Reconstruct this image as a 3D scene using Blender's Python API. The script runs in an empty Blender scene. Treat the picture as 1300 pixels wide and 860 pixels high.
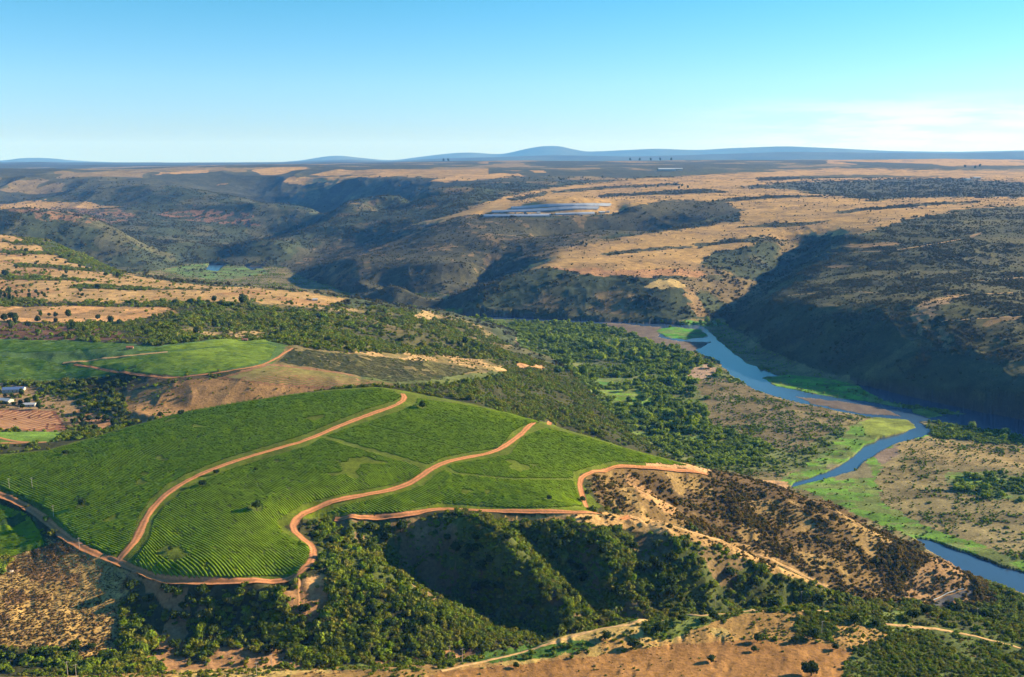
import bpy, math, random
import numpy as np
from mathutils import Vector
# ---------------------------------------------------------------- camera constants
F = 1264.0; HC = 450.0; TH = math.atan((430-200)/F); TH0 = math.atan((430-183)/F); DT = math.tan(TH0)-math.tan(TH)
def fy(y, z=120):                                # distances were first measured with a slightly steeper camera
    return (HC-z)/((HC-z)/y-DT) if y < 4500 else y*1.1
CT, ST = math.cos(TH), math.sin(TH)
def tandep(v):                                   # tangent of the depression of a picture row, and x/y scale
    up = (430-np.asarray(v, float))/F
    yy = CT+up*ST; zz = -ST+up*CT
    return -zz/yy, yy
def uv2a(u, v):
    t, yy = tandep(v); return (np.asarray(u, float)-650)/F/yy
def pt(u, v, z=None, y=None):
    t, yy = tandep(v); t = float(t)
    if y is None: y = (HC-z)/t
    return float(uv2a(u, v)), y, HC-y*t
# ---------------------------------------------------------------- noise
def _hash(ix, iy, s):
    h = (ix.astype(np.int64)*374761393 + iy.astype(np.int64)*668265263 + s*1442695041) & 0xffffffff
    h = ((h ^ (h >> 13))*1274126177) & 0xffffffff
    return ((h ^ (h >> 16)) & 0xffff).astype(np.float32)/65535.0
def vnoise(x, y, s=0):
    ix = np.floor(x); iy = np.floor(y); fx = (x-ix).astype(np.float32); fy = (y-iy).astype(np.float32)
    fx = fx*fx*(3-2*fx); fy = fy*fy*(3-2*fy)
    a = _hash(ix, iy, s); b = _hash(ix+1, iy, s); c = _hash(ix, iy+1, s); d = _hash(ix+1, iy+1, s)
    return (a+(b-a)*fx)*(1-fy)+(c+(d-c)*fx)*fy
def fbm(x, y, s=0, o=4, g=.5):
    r = 0; amp = 1; tot = 0
    for k in range(o):
        c, q = math.cos(.7*k), math.sin(.7*k)
        r = r+amp*vnoise((x*c-y*q)*2**k+17.3*k, (x*q+y*c)*2**k+9.1*k, s+k); tot += amp; amp *= g
    return r/tot
def ridged(x, y, s=0, o=3):
    r = 0; amp = 1; tot = 0
    for k in range(o):
        n = 1-np.abs(2*vnoise(x*2**k+5.7*k, y*2**k+3.3*k, s+k)-1); r = r+amp*n*n; tot += amp; amp *= .5
    return r/tot
def sstep(a, b, x):
    t = np.clip((x-a)/(b-a), 0, 1); return t*t*(3-2*t)
# ---------------------------------------------------------------- terrain control lines (pixel column, row, height)  /  (pixel column, row, y=distance)
Z = [
 # flood plain and river (z about 1)
 [(560,398,1),(620,402,1),(700,408,1),(780,412,1),(850,414,1),(905,412,1),(930,425,1),(960,452,1),(1010,472,1),(1080,487,1),(1150,505,1),(1220,522,1),(1300,543,1),(1420,570,1)],
 [(640,415,2),(720,425,2),(800,440,2),(880,460,2),(940,490,2),(1020,515,2),(1100,530,2),(1200,560,2),(1300,590,2),(1420,620,2)],
 [(680,435,2),(740,460,2),(800,500,2),(860,540,2),(900,580,2)],
 [(960,540,2),(1000,580,2),(1100,600,2),(1200,640,2),(1300,690,2),(1420,740,2)],
 [(1020,610,2),(1100,655,2),(1170,690,2),(1230,715,2),(1300,748,1),(1420,800,1)],
 [(1150,560,2),(1300,640,2),(1420,690,2)],
 [(240,345,2),(300,335,2),(330,340,2),(360,352,3),(420,368,3),(500,381,2),(560,392,2)],
 [(200,340,4),(260,330,2),(320,322,2)],
 [(420,300,2),(445,298,1),(380,310,4),(340,322,3)],
 # right bank slope
 [(940,404,28),(985,430,30),(1060,455,32),(1150,480,33),(1230,497,32),(1300,515,31),(1400,540,30)],
 [(960,385,75),(1020,405,80),(1090,420,85),(1150,432,85),(1230,445,85),(1300,455,85),(1420,470,85)],
 [(980,370,95),(1050,375,112),(1120,388,128),(1200,400,126),(1300,405,126),(1420,410,126)],
 [(1020,345,122),(1100,345,138),(1200,350,145),(1300,350,148),(1420,350,148)],
 [(1075,300,178),(1150,295,182),(1230,290,188),(1300,285,190),(1420,280,190)],
 [(1060,322,150),(1000,352,105)],
 # side valley between slope and the golden spur
 [(918,409,5),(940,392,20),(960,376,38),(985,350,68),(1005,330,95),(1022,315,120),(1045,303,150),(1070,294,170)],
 # golden spur: nose, crest line, top
 [(850,368,72),(835,355,92),(810,345,104),(760,340,112),(700,345,106),(665,347,100)],
 [(870,400,18),(855,385,45)],
 [(600,393,14),(660,385,33),(730,390,30),(800,395,27)],
 [(575,392,12),(600,378,50),(650,354,92),(690,334,112),(720,318,126),(760,308,134),(800,300,140),(860,294,146),(940,289,150),(1000,288,158)],
 [(900,365,62),(915,345,92),(900,325,120),(960,325,118),(985,308,142)],
 [(930,375,42),(950,350,75),(975,330,102)],
 [(800,322,124),(880,310,136),(950,302,146)],
 # draw behind the golden spur (hidden) and the second spur
 [(700,316,70),(760,303,90),(820,292,115)],
 [(560,384,5),(600,366,20),(640,348,35)],
 [(370,345,6),(430,362,8),(500,376,8),(545,384,8)],
 [(345,335,8),(370,325,20),(400,318,28)],
 [(400,335,55),(460,350,60),(520,362,62),(560,368,60)],
 [(420,312,45),(470,302,70),(520,290,105),(560,278,135),(600,266,150),(640,255,165),(700,243,180),(760,235,190)],
 [(480,325,85),(550,335,90),(620,335,88),(660,322,100)],
 [(540,305,118),(620,305,125),(700,300,128),(760,292,134)],
 [(600,285,140),(700,275,155),(800,268,165),(880,262,172),(940,268,172)],
 [(820,250,185),(900,240,195),(1000,245,192),(1100,252,190),(1200,260,188),(1300,262,190),(1420,262,190)],
 [(760,228,205),(900,222,212),(1050,225,210),(1200,222,215),(1300,225,212),(1420,225,212)],
 # canyon arm and dark wall beyond the second spur
 [(445,299,2),(430,294,3),(405,288,6),(380,283,10),(355,276,20),(330,268,35)],
 [(470,296,10),(540,280,70)],
 [(440,290,40),(400,275,60),(370,262,75)],
 [(480,272,94),(440,262,132),(400,255,130),(380,250,150)],
 [(600,256,166),(560,248,186),(520,243,194),(580,238,205),(480,245,191),(420,242,190)],
 [(560,228,208),(480,225,212),(400,222,214),(650,230,205),(700,222,215)],
 # left far hills
 [(-130,262,175),(-60,262,180),(0,263,188),(60,259,192),(110,258,190),(150,264,180),(180,275,155)],
 [(-60,280,140),(30,280,145),(100,280,140),(160,285,120)],
 [(0,291,60),(60,300,60),(120,310,45),(180,318,30)],
 [(-100,285,80),(200,292,60),(190,302,45)],
 [(220,282,125),(240,274,145),(270,268,155),(310,270,148),(340,276,130),(370,285,95),(400,293,45)],
 [(200,310,55),(240,300,75),(300,295,95),(350,297,75)],
 [(150,330,10),(200,332,6),(260,322,12),(320,314,25),(370,308,20)],
 [(-60,248,100),(40,246,110),(120,250,105),(190,258,90),(250,262,80),(300,260,90)],
 [(-130,232,175),(0,230,185),(80,232,180),(160,235,175),(240,240,165),(320,242,160)],
 [(-130,215,228),(0,214,232),(100,216,228),(200,218,225),(300,216,228),(380,212,232)],
 # left golden plateau edge
 [(-130,285,215),(-60,290,210),(0,297,205),(60,305,190),(100,320,178),(150,343,165),(230,357,163),(300,362,163),(380,369,160),(440,379,152),(500,386,118),(560,395,70),(620,409,20)],
 [(-130,330,195),(0,325,196),(60,335,185),(120,350,176),(60,355,183)],
 [(-130,370,182),(0,372,180),(100,378,178),(200,375,175),(300,380,170),(400,381,160)],
 [(-130,405,178),(0,405,178),(100,408,177),(200,405,174),(300,400,170),(380,402,162),(450,400,145),(520,405,110),(580,412,62)],
 [(-130,425,183),(0,425,183),(120,426,182),(220,430,184)],
 [(300,428,188),(260,432,187),(340,430,187),(400,437,181),(460,447,165),(520,455,145),(580,462,118),(640,468,88),(690,468,52),(720,470,15)],
 [(420,420,150),(480,425,138),(540,430,118),(600,435,88),(650,440,35),(680,447,6)],
 [(-130,440,175),(0,440,176),(80,440,178),(160,450,180),(250,455,184),(340,448,184),(400,455,178)],
 [(-130,475,160),(0,475,158),(60,470,160),(120,472,166),(200,470,176),(300,465,181),(370,470,178),(450,470,165),(540,478,148),(630,478,108)],
 [(180,490,164),(240,485,172),(330,485,174),(420,487,168),(500,487,160),(560,490,145),(600,492,128),(650,490,100),(700,488,50)],
 [(-130,500,150),(0,495,150),(50,505,148),(90,515,146),(130,530,145),(160,545,147)],
 [(-130,540,158),(0,545,155),(60,550,152),(110,553,150)],
 [(130,500,152),(160,515,152),(200,530,160)],
 [(740,487,8),(765,510,6),(790,533,6),(820,558,6),(850,578,6),(910,598,8)],
 [(620,500,112),(680,500,72),(720,520,58),(760,550,58),(800,560,38)],
 [(560,502,140),(640,520,122),(700,532,100)],
 # vineyard hill
 [(-130,600,168),(-60,585,167),(0,578,166),(60,572,166),(100,561,168),(160,543,171),(240,522,174),(310,510,176),(370,501,177),(430,495,177),(480,492,176),(520,498,172),(600,514,162),(690,537,148),(750,554,138),(800,570,128),(850,583,119),(885,592,112),(910,600,104)],
 [(0,610,160),(150,590,168),(300,570,174),(420,540,176),(520,535,172),(620,550,162),(700,565,150),(800,588,132)],
 [(150,640,161),(280,620,168),(420,600,170),(560,590,164),(660,590,155),(740,605,139)],
 [(200,690,154),(300,670,158),(400,640,158),(520,620,157),(620,625,150),(700,630,143)],
 [(740,605,137),(760,596,136),(800,592,130),(860,598,118),(895,600,110)],
 [(-130,600,164),(-60,610,160),(0,625,155),(40,640,153),(70,668,151),(100,692,150),(150,712,149),(180,729,147),(230,740,144),(300,738,145),(360,737,146),(385,733,146),(400,710,146),(385,688,147),(360,668,149),(400,655,148),(440,658,147),(510,658,146),(560,647,146),(640,652,145),(740,650,141),(800,655,134),(840,665,127),(880,676,119),(960,703,101),(1010,725,89),(1050,748,75),(1090,766,58)],
 [(-130,640,152),(-60,650,148),(0,655,146),(40,680,144),(10,700,138),(-60,700,140)],
 # hillside right of the path ridge
 [(935,606,96),(980,618,86),(1040,643,74),(1100,672,62),(1150,693,52),(1190,710,42),(1225,730,34),(1265,750,24),(1330,780,14)],
 [(770,625,112),(810,640,100),(850,655,92),(900,672,80),(960,692,68),(1020,715,57),(1080,738,46),(1130,752,36),(1190,768,26),(1260,785,20)],
 [(770,600,134),(800,615,122),(840,635,110),(865,655,97)],
 [(860,612,106),(920,630,90),(1000,655,74),(1080,690,60),(1150,720,46),(1200,740,36)],
 # main ravine: spurs and gullies
 [(400,692,144),(440,703,140),(480,715,137),(530,740,124),(570,762,112),(600,780,102),(640,798,88)],
 [(450,680,140),(490,690,128),(525,708,117),(560,728,107),(600,752,97),(640,775,89),(690,795,83)],
 [(560,662,144),(590,682,140),(620,700,134),(655,722,125),(690,748,113),(720,772,101),(745,793,89)],
 [(640,665,137),(670,690,122),(700,720,107),(735,750,97),(770,770,89)],
 [(740,668,134),(760,700,122),(790,735,108),(820,765,97)],
 [(790,672,127),(810,700,114),(840,740,101),(870,765,91)],
 [(860,690,119),(880,720,110),(920,755,92)],
 [(930,705,103),(960,735,92),(990,762,80)],
 [(770,778,87),(850,778,81),(930,772,75),(1000,770,67),(1080,775,55),(1160,778,42)],
 # slope under the vineyard road, left foreground
 [(-130,740,143),(0,740,141),(60,750,138),(150,755,136),(250,765,131),(340,760,131),(420,750,134)],
 [(-130,800,136),(0,800,131),(100,800,126),(200,800,119),(300,800,119),(400,800,118),(500,800,112),(560,810,104)],
 [(-130,845,127),(0,843,122),(100,842,118),(200,838,114),(300,835,113),(400,835,110),(500,835,104),(600,825,97),(660,815,91)],
 # foreground shelf
 [(-130,872,136),(0,872,136),(150,858,134),(300,853,133),(400,850,133),(550,842,132),(650,830,131),(700,814,131),(740,801,132),(800,791,132),(850,785,132),(960,773,132),(1050,772,128),(1120,774,124),(1180,776,118),(1230,782,112),(1300,795,104),(1420,810,98)],
 [(600,870,139),(740,840,136),(850,820,136),(960,800,136),(1060,800,134),(1150,800,128),(1230,810,120),(1300,820,114)],
 [(700,870,140),(850,850,139),(1000,845,137),(1100,850,134),(1200,850,130),(1300,850,125),(1420,860,120)],
 # flat horizon
]
Y = [
 # hidden slopes behind edges (distance given); rows only fix the height
 [(-130,10000,190),(0,10000,190),(150,10000,200),(300,10500,222),(450,11000,222),(600,11000,226),(800,11500,224),(1000,11500,228),(1200,11500,240),(1420,11500,232)],
 [(-130,12500,125),(0,12500,120),(200,12500,140),(330,12500,190),(600,13000,215),(900,13000,225),(1050,13000,240),(1200,12500,262),(1300,12500,240),(1420,12500,240)],
 [(-130,15000,90),(100,15000,80),(300,15500,110),(500,16000,150),(700,16500,160),(900,16500,160),(1100,16000,170),(1300,16000,160),(1420,16000,160)],
 [(-130,26000,-20),(300,26000,-20),(700,26000,0),(1420,26000,0)],
 [(-130,2950,150),(0,2950,150),(60,2850,140),(100,2800,125),(150,2600,110),(230,2450,95),(300,2350,95),(380,2300,90),(440,2250,85),(500,2350,60),(560,2450,25)],
 [(-130,3400,60),(0,3350,60),(80,3250,50),(150,3050,35),(230,2850,20),(300,2750,10),(380,2700,6),(440,2650,4),(500,2650,3)],
 [(60,3600,15),(150,3400,5),(230,3200,3),(330,3100,3),(430,3000,3)],
 [(700,1180,95),(760,1160,80),(820,1140,58),(870,1120,48),(900,1110,60)],[(640,1260,115),(560,1240,140)],
 [(740,1280,45),(800,1240,30),(850,1200,20),(930,1150,20),(980,1180,6)],
 [(1020,1120,25),(1090,1060,20),(1160,1010,12),(1230,975,6),(1330,940,3)],
 [(200,1120,160),(300,1130,165),(420,1170,168),(500,1180,160),(150,1090,150),(600,1180,148)],
 # behind the path ridge / behind the foreground shelf
 [(790,850,105),(850,865,95),(920,860,78),(1000,845,62),(1060,830,50),(1120,830,42)],
 [(200,596,112),(400,598,110),(550,603,104),(650,618,96),(740,645,92),(850,665,88),(960,690,80),(1080,710,70),(1180,730,60),(1300,745,55),(1420,750,50)],
 [(820,700,84),(930,718,76),(1050,748,60),(1180,790,40),(1300,800,28),(1420,820,20)],
 # ground under the frame, down to the near edge
 [(-130,470,150),(150,470,150),(400,470,150),(650,470,152),(900,470,152),(1150,470,150),(1420,470,145)],
 [(-130,330,190),(300,330,190),(700,330,190),(1100,330,190),(1420,330,190)],
]
MTN = [(-130,205),(-20,206),(20,204),(50,200),(80,204),(120,209),(180,211),(260,211),(330,210),(375,206),(405,201),(430,195),(450,197),(480,203),(530,200),(560,195),(600,193),(625,197),(650,192),(670,186),(690,181),(705,182),(725,187),(745,191),(790,190),(850,188),(900,189),(940,186),(1000,183.5),(1060,184),(1100,186),(1200,187),(1300,185),(1420,185)]
def old_y(v, z):
    up = (430-v)/F; return (HC-z)*(math.cos(TH0)+up*math.sin(TH0))/(math.sin(TH0)-up*math.cos(TH0))
def ctl(u, v, z):
    a, y, zz = pt(u, v, z=z) if v > 215 else (0, 1e9, 0)
    if v >= 330 or z < 16: return a, math.log(y), zz
    w = min(1, (330-v)/70); w = w*w*(3-2*w)*min(1, max(0, (z-14)/70)) if v > 240 else w; yo = old_y(v, z); ly = (1-w)*math.log(y)+w*math.log(yo) if w < 1 else math.log(yo)
    a, y, zz = pt(u, v, y=math.exp(ly)); return a, ly, zz
def control():
    P = []
    def addline(pts):
        for (p, q) in zip(pts[:-1], pts[1:]):
            d = math.hypot(p[0]-q[0], p[1]-q[1]); n = max(1, int(d/ (9 if p[1] < 330 else 14)))
            d2 = math.hypot(p[0]-q[0], math.log(p[1]/q[1])*F); n = max(1, int(d2/16))
            for k in range(n): P.append(tuple(p[i]+(q[i]-p[i])*k/n for i in range(3)))
        P.append(pts[-1])
    W = []
    for L in Z:
        W.append([ctl(u, v, z) for u, v, z in L])
    for L in Y:
        W.append([((u-650)/F, math.log(fy(y, z)), z) if y < 4000 else ((u-650)/F, math.log(y), z+DT*y) for u, y, z in L])
    W.append([(lambda r: (r[0], math.log(r[1]), r[2]))(pt(u, max(v, 201)+4, y=21000)) for u, v in MTN])
    W.append([((u-650)/F, math.log(17500), 330) for u, v in MTN])
    out = []
    for L in W:
        for p, q in zip(L[:-1], L[1:]):
            n = max(1, int(math.hypot(p[0]-q[0], p[1]-q[1])/.016))
            for k in range(n): out.append([p[i]+(q[i]-p[i])*k/n for i in range(3)])
        out.append(L[-1])
    return np.array(out)
def rbf_grid(cp, A, B):
    n = len(cp); c2 = .010**2
    ker = lambda d2: -np.sqrt(d2+c2)
    D = (cp[:, None, 0]-cp[None, :, 0])**2+(cp[:, None, 1]-cp[None, :, 1])**2
    M = np.zeros((n+3, n+3)); M[:n, :n] = ker(D)+np.eye(n)*.004
    M[:n, n] = 1; M[:n, n+1:] = cp[:, :2]; M[n, :n] = 1; M[n+1:, :n] = cp[:, :2].T
    w = np.linalg.solve(M, np.r_[cp[:, 2], 0, 0, 0])
    H = np.zeros((len(B), len(A)), np.float32)
    w32 = w.astype(np.float32); ca = cp[:, 0].astype(np.float32); cb = cp[:, 1].astype(np.float32)
    da2 = (A[:, None].astype(np.float32)-ca[None])**2+np.float32(c2)
    for i, b in enumerate(B):
        H[i] = -np.sqrt(da2+(np.float32(b)-cb)[None]**2)@w32[:n]+w[n]+w[n+1]*A+w[n+2]*b
    return H
def upsample(H, nb, na):
    def ax(M, n, axis):
        t = np.linspace(0, M.shape[axis]-1, n); i = np.clip(t.astype(int), 1, M.shape[axis]-3); f = (t-i).astype(np.float32)
        sh = [1, 1]; sh[axis] = n; f = f.reshape(sh); g = lambda k: np.take(M, i+k, axis)
        p0, p1, p2, p3 = g(-1), g(0), g(1), g(2)
        return p1+.5*f*(p2-p0+f*(2*p0-5*p1+4*p2-p3+f*(3*(p1-p2)+p3-p0)))
    return ax(ax(H, nb, 0), na, 1)
def inpoly(u, v, poly):
    r = np.zeros(u.shape, bool); poly = np.array(poly, float)
    bb = (u > poly[:, 0].min()) & (u < poly[:, 0].max()) & (v > poly[:, 1].min()) & (v < poly[:, 1].max())
    uu = u[bb]; vv = v[bb]; ins = np.zeros(uu.shape, bool)
    for (x0, y0), (x1, y1) in zip(poly, np.roll(poly, -1, 0)):
        if y0 == y1: continue
        c = ((y0 > vv) != (y1 > vv)) & (uu < (x1-x0)*(vv-y0)/(y1-y0)+x0); ins ^= c
    r[bb] = ins; return r
NA, NB = 1500, 1700
A = np.linspace(-.70, .70, NA); B = np.linspace(math.log(400), math.log(26000), 340)
# rows: dense where the ground is seen, thinner far off
def brow():
    t = np.linspace(0, 1, 4000); b = math.log(400)+t*(math.log(26000)-math.log(400)); y = np.exp(b)
    dens = np.where(y < 520, .35, 1.0)*np.where(y > 9000, .45, 1.0)*np.where(y > 24000, .3, 1.0)
    c = np.cumsum(dens); c = (c-c[0])/(c[-1]-c[0]); return np.interp(np.linspace(0, 1, NB), c, b)
BB = brow()
cp = control()
Hc = rbf_grid(cp, np.linspace(-.70, .70, 380), B)
Hu = upsample(Hc, 2200, NA)
tb = (BB-B[0])/(B[-1]-B[0])*2199; ib = np.clip(tb.astype(int), 0, 2198); fb = (tb-ib)[:, None].astype(np.float32)
H = Hu[ib]*(1-fb)+Hu[ib+1]*fb
del Hu
yy1 = np.exp(BB); YY = np.repeat(yy1[:, None], NA, 1).astype(np.float32); XX = (YY*A[None]).astype(np.float32)
AA = np.repeat(A[None], NB, 0).astype(np.float32)
def proj(x, y, z):
    d = y*CT-(z-HC)*ST; up = y*ST+(z-HC)*CT
    return 650+F*x/d, 430-F*up/d
H0 = H.copy()
U0, V0 = proj(XX, YY, np.maximum(H0, 0))
UF, VF = proj(XX, YY, 0*H0)                       # where a point of the flood plain level would appear
def blur(M, k, n=2):
    M = M.astype(np.float32)
    for _ in range(n):
        for ax in (0, 1):
            C = np.cumsum(np.pad(M, [(k+1, k) if a == ax else (0, 0) for a in (0, 1)], mode='edge'), axis=ax, dtype=np.float64); m = 2*k+1
            M = ((np.take(C, np.arange(m, C.shape[ax]), ax)-np.take(C, np.arange(0, C.shape[ax]-m), ax))/m).astype(np.float32)
    return M
H0 = blur(H0, 3, 2)
wb = sstep(3300, 4300, YY)*(1-sstep(8000, 9500, YY))*(1-sstep(400, 520, U0)); H0 = H0*(1-wb)+blur(H0, 16, 3)*wb
U0, V0 = proj(XX, YY, np.maximum(H0, 0))
# ---------------------------------------------------------------- relief detail
gy = np.gradient(H0, axis=0)/np.gradient(YY, axis=0)
gx = np.gradient(H0, axis=1)/np.gradient(XX, axis=1)
slope = np.sqrt(gx**2+gy**2)
FLAT = 1-sstep(3.0, 9.0, H0)                       # flood plain
FLAT = np.where(YY > 9000, 0, FLAT)
VF_ALL = [(-140,600),(-60,583),(0,577),(60,571),(100,560),(160,542),(240,521),(310,509),(370,500),(430,494),(480,491),(520,497),(600,513),(690,536),(750,553),(800,569),(850,582),(885,591),(880,597),(790,590),(735,602),(745,625),(765,645),(740,652),(640,651),(550,645),(440,656),(400,658),(360,668),(400,700),(385,735),(300,739),(230,741),(180,730),(150,713),(100,693),(70,668),(40,640),(0,625),(-60,612),(-140,605)]
near = YY < 1300
vin = inpoly(U0, V0, VF_ALL) & near
sr = sstep(.10, .34, slope)*(1-FLAT)
farw = sstep(1800, 3000, YY)
g1 = ridged(XX/330+3, YY/330+7, 11, 3)-.45; g2 = ridged(XX/85+1, YY/85+2, 23, 3)-.45; g3 = fbm(XX/22, YY/22, 31, 3)-.5
mid = fbm(XX/900, YY/900, 41, 3)-.5
fsh = ((YY < 615) | ((YY < 707) & (U0 > 700) & (V0 > 770))).astype(np.float32)
soft = np.clip(1-1.5*blur(vin, 12), 0, 1)*(1-.75*blur(fsh, 10)); gmask = blur(inpoly(U0, V0, [(595,280),(620,258),(700,254),(790,252),(800,268),(780,282),(690,284)]), 10); soft = soft*(1-np.clip(gmask*1.4, 0, 1))
lslm = blur(inpoly(U0, V0, [(-200,640),(0,650),(60,672),(150,718),(300,745),(400,740),(520,790),(560,850),(300,875),(-200,890)]) & (YY > 595) & (YY < 790), 8)
ravm = blur(inpoly(U0, V0, [(400,655),(740,650),(880,672),(1050,745),(1000,780),(740,800),(600,845),(420,740)]) & (YY < 900), 8)
sr = sr*(1-.8*lslm)*(1-.45*ravm)
H = H0+sr*(g1*(10+8*farw)+g2*(9-3*farw))*soft+soft*(1-FLAT)*(g3*np.where(YY < 1300, 1.5, 2.4))+farw*(1-FLAT)*mid*22*(1-gmask)+FLAT*(g3*.8)
H += wb*sstep(12, 50, H0)*(ridged(XX/620+.3, YY/800+.1, 141, 2)-.45)*46
rav = (YY > 600) & (YY < 860) & (UF*0+U0 > 380) & (U0 < 1060) & (V0 > 655)
H += np.where(rav, (ridged(XX/38+.3*fbm(XX/30, YY/30, 5), YY/60, 77, 2)-.5)*5*sstep(.1, .3, slope), 0)
psc = blur(inpoly(U0, V0, [(215,398),(300,388),(430,392),(520,396),(600,412),(650,440),(640,455),(560,450),(440,442),(350,428),(240,428)]) & (YY > 1300) & (YY < 2700), 14)
H += psc*(ridged(XX/190+.2, YY/230+.7, 131, 3)-.45)*26
far2 = sstep(6000, 9000, YY)*(1-sstep(18000, 26000, YY))
H += far2*(fbm(XX/1500, YY/1500, 61, 4)-.5)*30
H = np.where(FLAT > 0, np.maximum(H, .5+FLAT*.0), H)
gm_ = np.clip(gmask*1.6, 0, 1); H = H*(1-gm_)+blur(H, 34, 2)*gm_
# river carved into the plain: water polygons in the plane z = 0
WATER = [
 [(424,296),(446,297),(441,301),(422,300)],
 [(258,342),(268,334),(290,328),(318,328),(334,334),(334,342),(318,343),(305,336),(288,337),(276,345)],
 [(560,399),(620,401),(700,405),(780,409),(840,411),(893,414),(908,428),(925,444),(946,461),(976,473),(1003,481),(1060,483),(1110,492),(1165,505),(1230,520),(1300,534),(1400,556),(1400,575),(1300,554),(1230,542),(1180,534),(1164,536),(1182,546),(1172,556),(1132,566),(1105,582),(1085,598),(1050,609),(1003,620),(1010,613),(1045,602),(1078,585),(1100,566),(1118,556),(1150,548),(1160,542),(1090,527),(1050,519),(1000,509),(960,497),(935,480),(918,467),(908,455),(880,446),(830,437),(800,424),(770,414),(700,409),(620,405),(560,402)],
 [(1160,684),(1180,686),(1215,699),(1260,716),(1300,729),(1420,770),(1420,800),(1300,754),(1260,740),(1215,720),(1180,700)],
]
ISLE = [
 [(832,420),(850,415),(890,419),(902,427),(870,432),(845,429)],
 [(968,480),(1000,476),(1060,482),(1092,491),(1112,503),(1120,513),(1060,505),(1020,498),(985,491)],
 [(1092,537),(1110,530),(1150,532),(1164,543),(1140,552),(1115,558),(1100,552)],
 [(1155,517),(1180,521),(1200,529),(1180,531),(1160,525)],[(1090,500),(1120,508),(1150,514),(1190,520),(1230,527),(1200,526),(1150,519),(1110,512)],
]
jn = (fbm(XX/28, YY/28, 90, 3)-.5)*6
JU = UF+jn*1.2; JV = VF+(fbm(XX/28, YY/28, 95, 3)-.5)*3.0
wm = np.zeros(H.shape, bool)
for p in WATER: wm |= inpoly(JU, JV, p)
for p in ISLE: wm &= ~inpoly(JU, JV, p)
wm &= (YY < 7000) & ((H0 < 13) | (YY < 3300))
mudm = (inpoly(JU, JV, [(760,409),(840,415),(835,428),(865,434),(905,434),(880,446),(830,438),(800,424)]) | inpoly(JU, JV, [(1010,503),(1060,508),(1122,518),(1145,530),(1090,525),(1030,513)]) | inpoly(JU, JV, [(985,467),(1060,481),(1090,489),(1060,487),(1010,480)])) & wm
H = np.where(wm, -1.6, H); H = np.where(mudm, .18+.25*(fbm(XX/20, YY/40, 97, 3)-.5), H)
H = np.where(wm | (H0 > 30), H, np.maximum(H, .55))
# ---------------------------------------------------------------- land cover: albedo, plant density, plant size
jb = AA*F/14; jv = np.repeat(BB[:, None], NA, 1)*F/14
jU = U0+(fbm(jb, jv*1.6, 3, 4)-.5)*16; jV = V0+(fbm(jb+40, jv*1.6+11, 9, 4)-.5)*7
COL = np.zeros(H.shape+(3,), np.float32); DEN = np.zeros(H.shape, np.float32); SIZ = np.full(H.shape, 2.2, np.float32); ZON = np.zeros(H.shape, np.int8)
GOLD = (.37,.235,.085); PALE = (.43,.31,.12); TAN = (.23,.155,.07); SOIL = (.33,.145,.05); ROAD = (.42,.18,.085)
SCRUB = (.050,.052,.020); SCRUBF = (.052,.066,.032); PURP = (.068,.067,.036); VINE = (.050,.085,.018); LUSH = (.125,.25,.030); GRAV = (.20,.165,.075); OLIVE = (.10,.11,.032); FIELD = (.085,.15,.04)
def paint(poly, col, den=None, siz=None, zon=None, yr=(0, 1e9), jit=1.0, mask=None, mix=1.0):
    m = inpoly(U0+(jU-U0)*jit, V0+(jV-V0)*jit, poly) if poly is not None else np.ones(H.shape, bool)
    m &= (YY > fy(yr[0])*.99 if yr[0] > 0 else True) & (YY < fy(min(yr[1], 1e6)))
    if mask is not None: m &= mask
    if col is not None: COL[m] = COL[m]*(1-mix)+np.array(col, np.float32)*mix
    if den is not None: DEN[m] = den
    if siz is not None: SIZ[m] = siz
    if zon is not None: ZON[m] = zon
    return m
n1 = fbm(XX/140, YY/140, 51, 4); n2 = fbm(XX/30, YY/30, 52, 4); n3 = fbm(XX/420, YY/700, 53, 4); n4 = fbm(XX/9, YY/9, 54, 2)
DECAY = 0
# zones: 1 ravine scrub, 2 plateau scrub, 3 flood-plain woods, 4 right bank, 5 far hills, 6 dry hillside, 7 tussock
paint(None, SCRUB, .02, 2.4, 2)
paint(None, SCRUBF, .0030, 3.8, 5, yr=(1900, 1e9))
paint(None, (.085,.085,.04), .0022, 3.4, 5, yr=(1900, 1e9), mask=n1 > .54)
paint(None, TAN, yr=(2400, 7000), mask=(n1 > .60) & (H0 > 25) & (U0 > 420), mix=.55)
# far plateau patchwork
fp = fbm(XX/1300, YY/2600, 71, 4)
paint(None, (.055,.06,.035), .0003, 5, 5, yr=(6200, 1e9))
paint(None, GOLD, 0.0001, 4, 5, yr=(6600, 15000), mask=(fp > .62) & (H0 > 150) & (U0 > 250) & (U0 < 620), mix=.7)
for p in [[(190,222),(240,216),(330,213),(440,213),(520,218),(500,224),(440,228),(360,232),(300,232),(260,236),(240,240),(330,224),(290,219)],
          [(560,224),(600,217),(690,217),(700,221),(640,226),(590,230),(545,232)], [(1050,203),(1180,200),(1300,203),(1300,209),(1180,209),(1050,209)],
          [(1170,207),(1300,206),(1300,211),(1200,212)]]:
    paint(p, GOLD, .0001, 4, 5, yr=(5000, 14000), jit=.5, mask=fbm(XX/300, YY/900, 72, 3) > .42)
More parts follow.
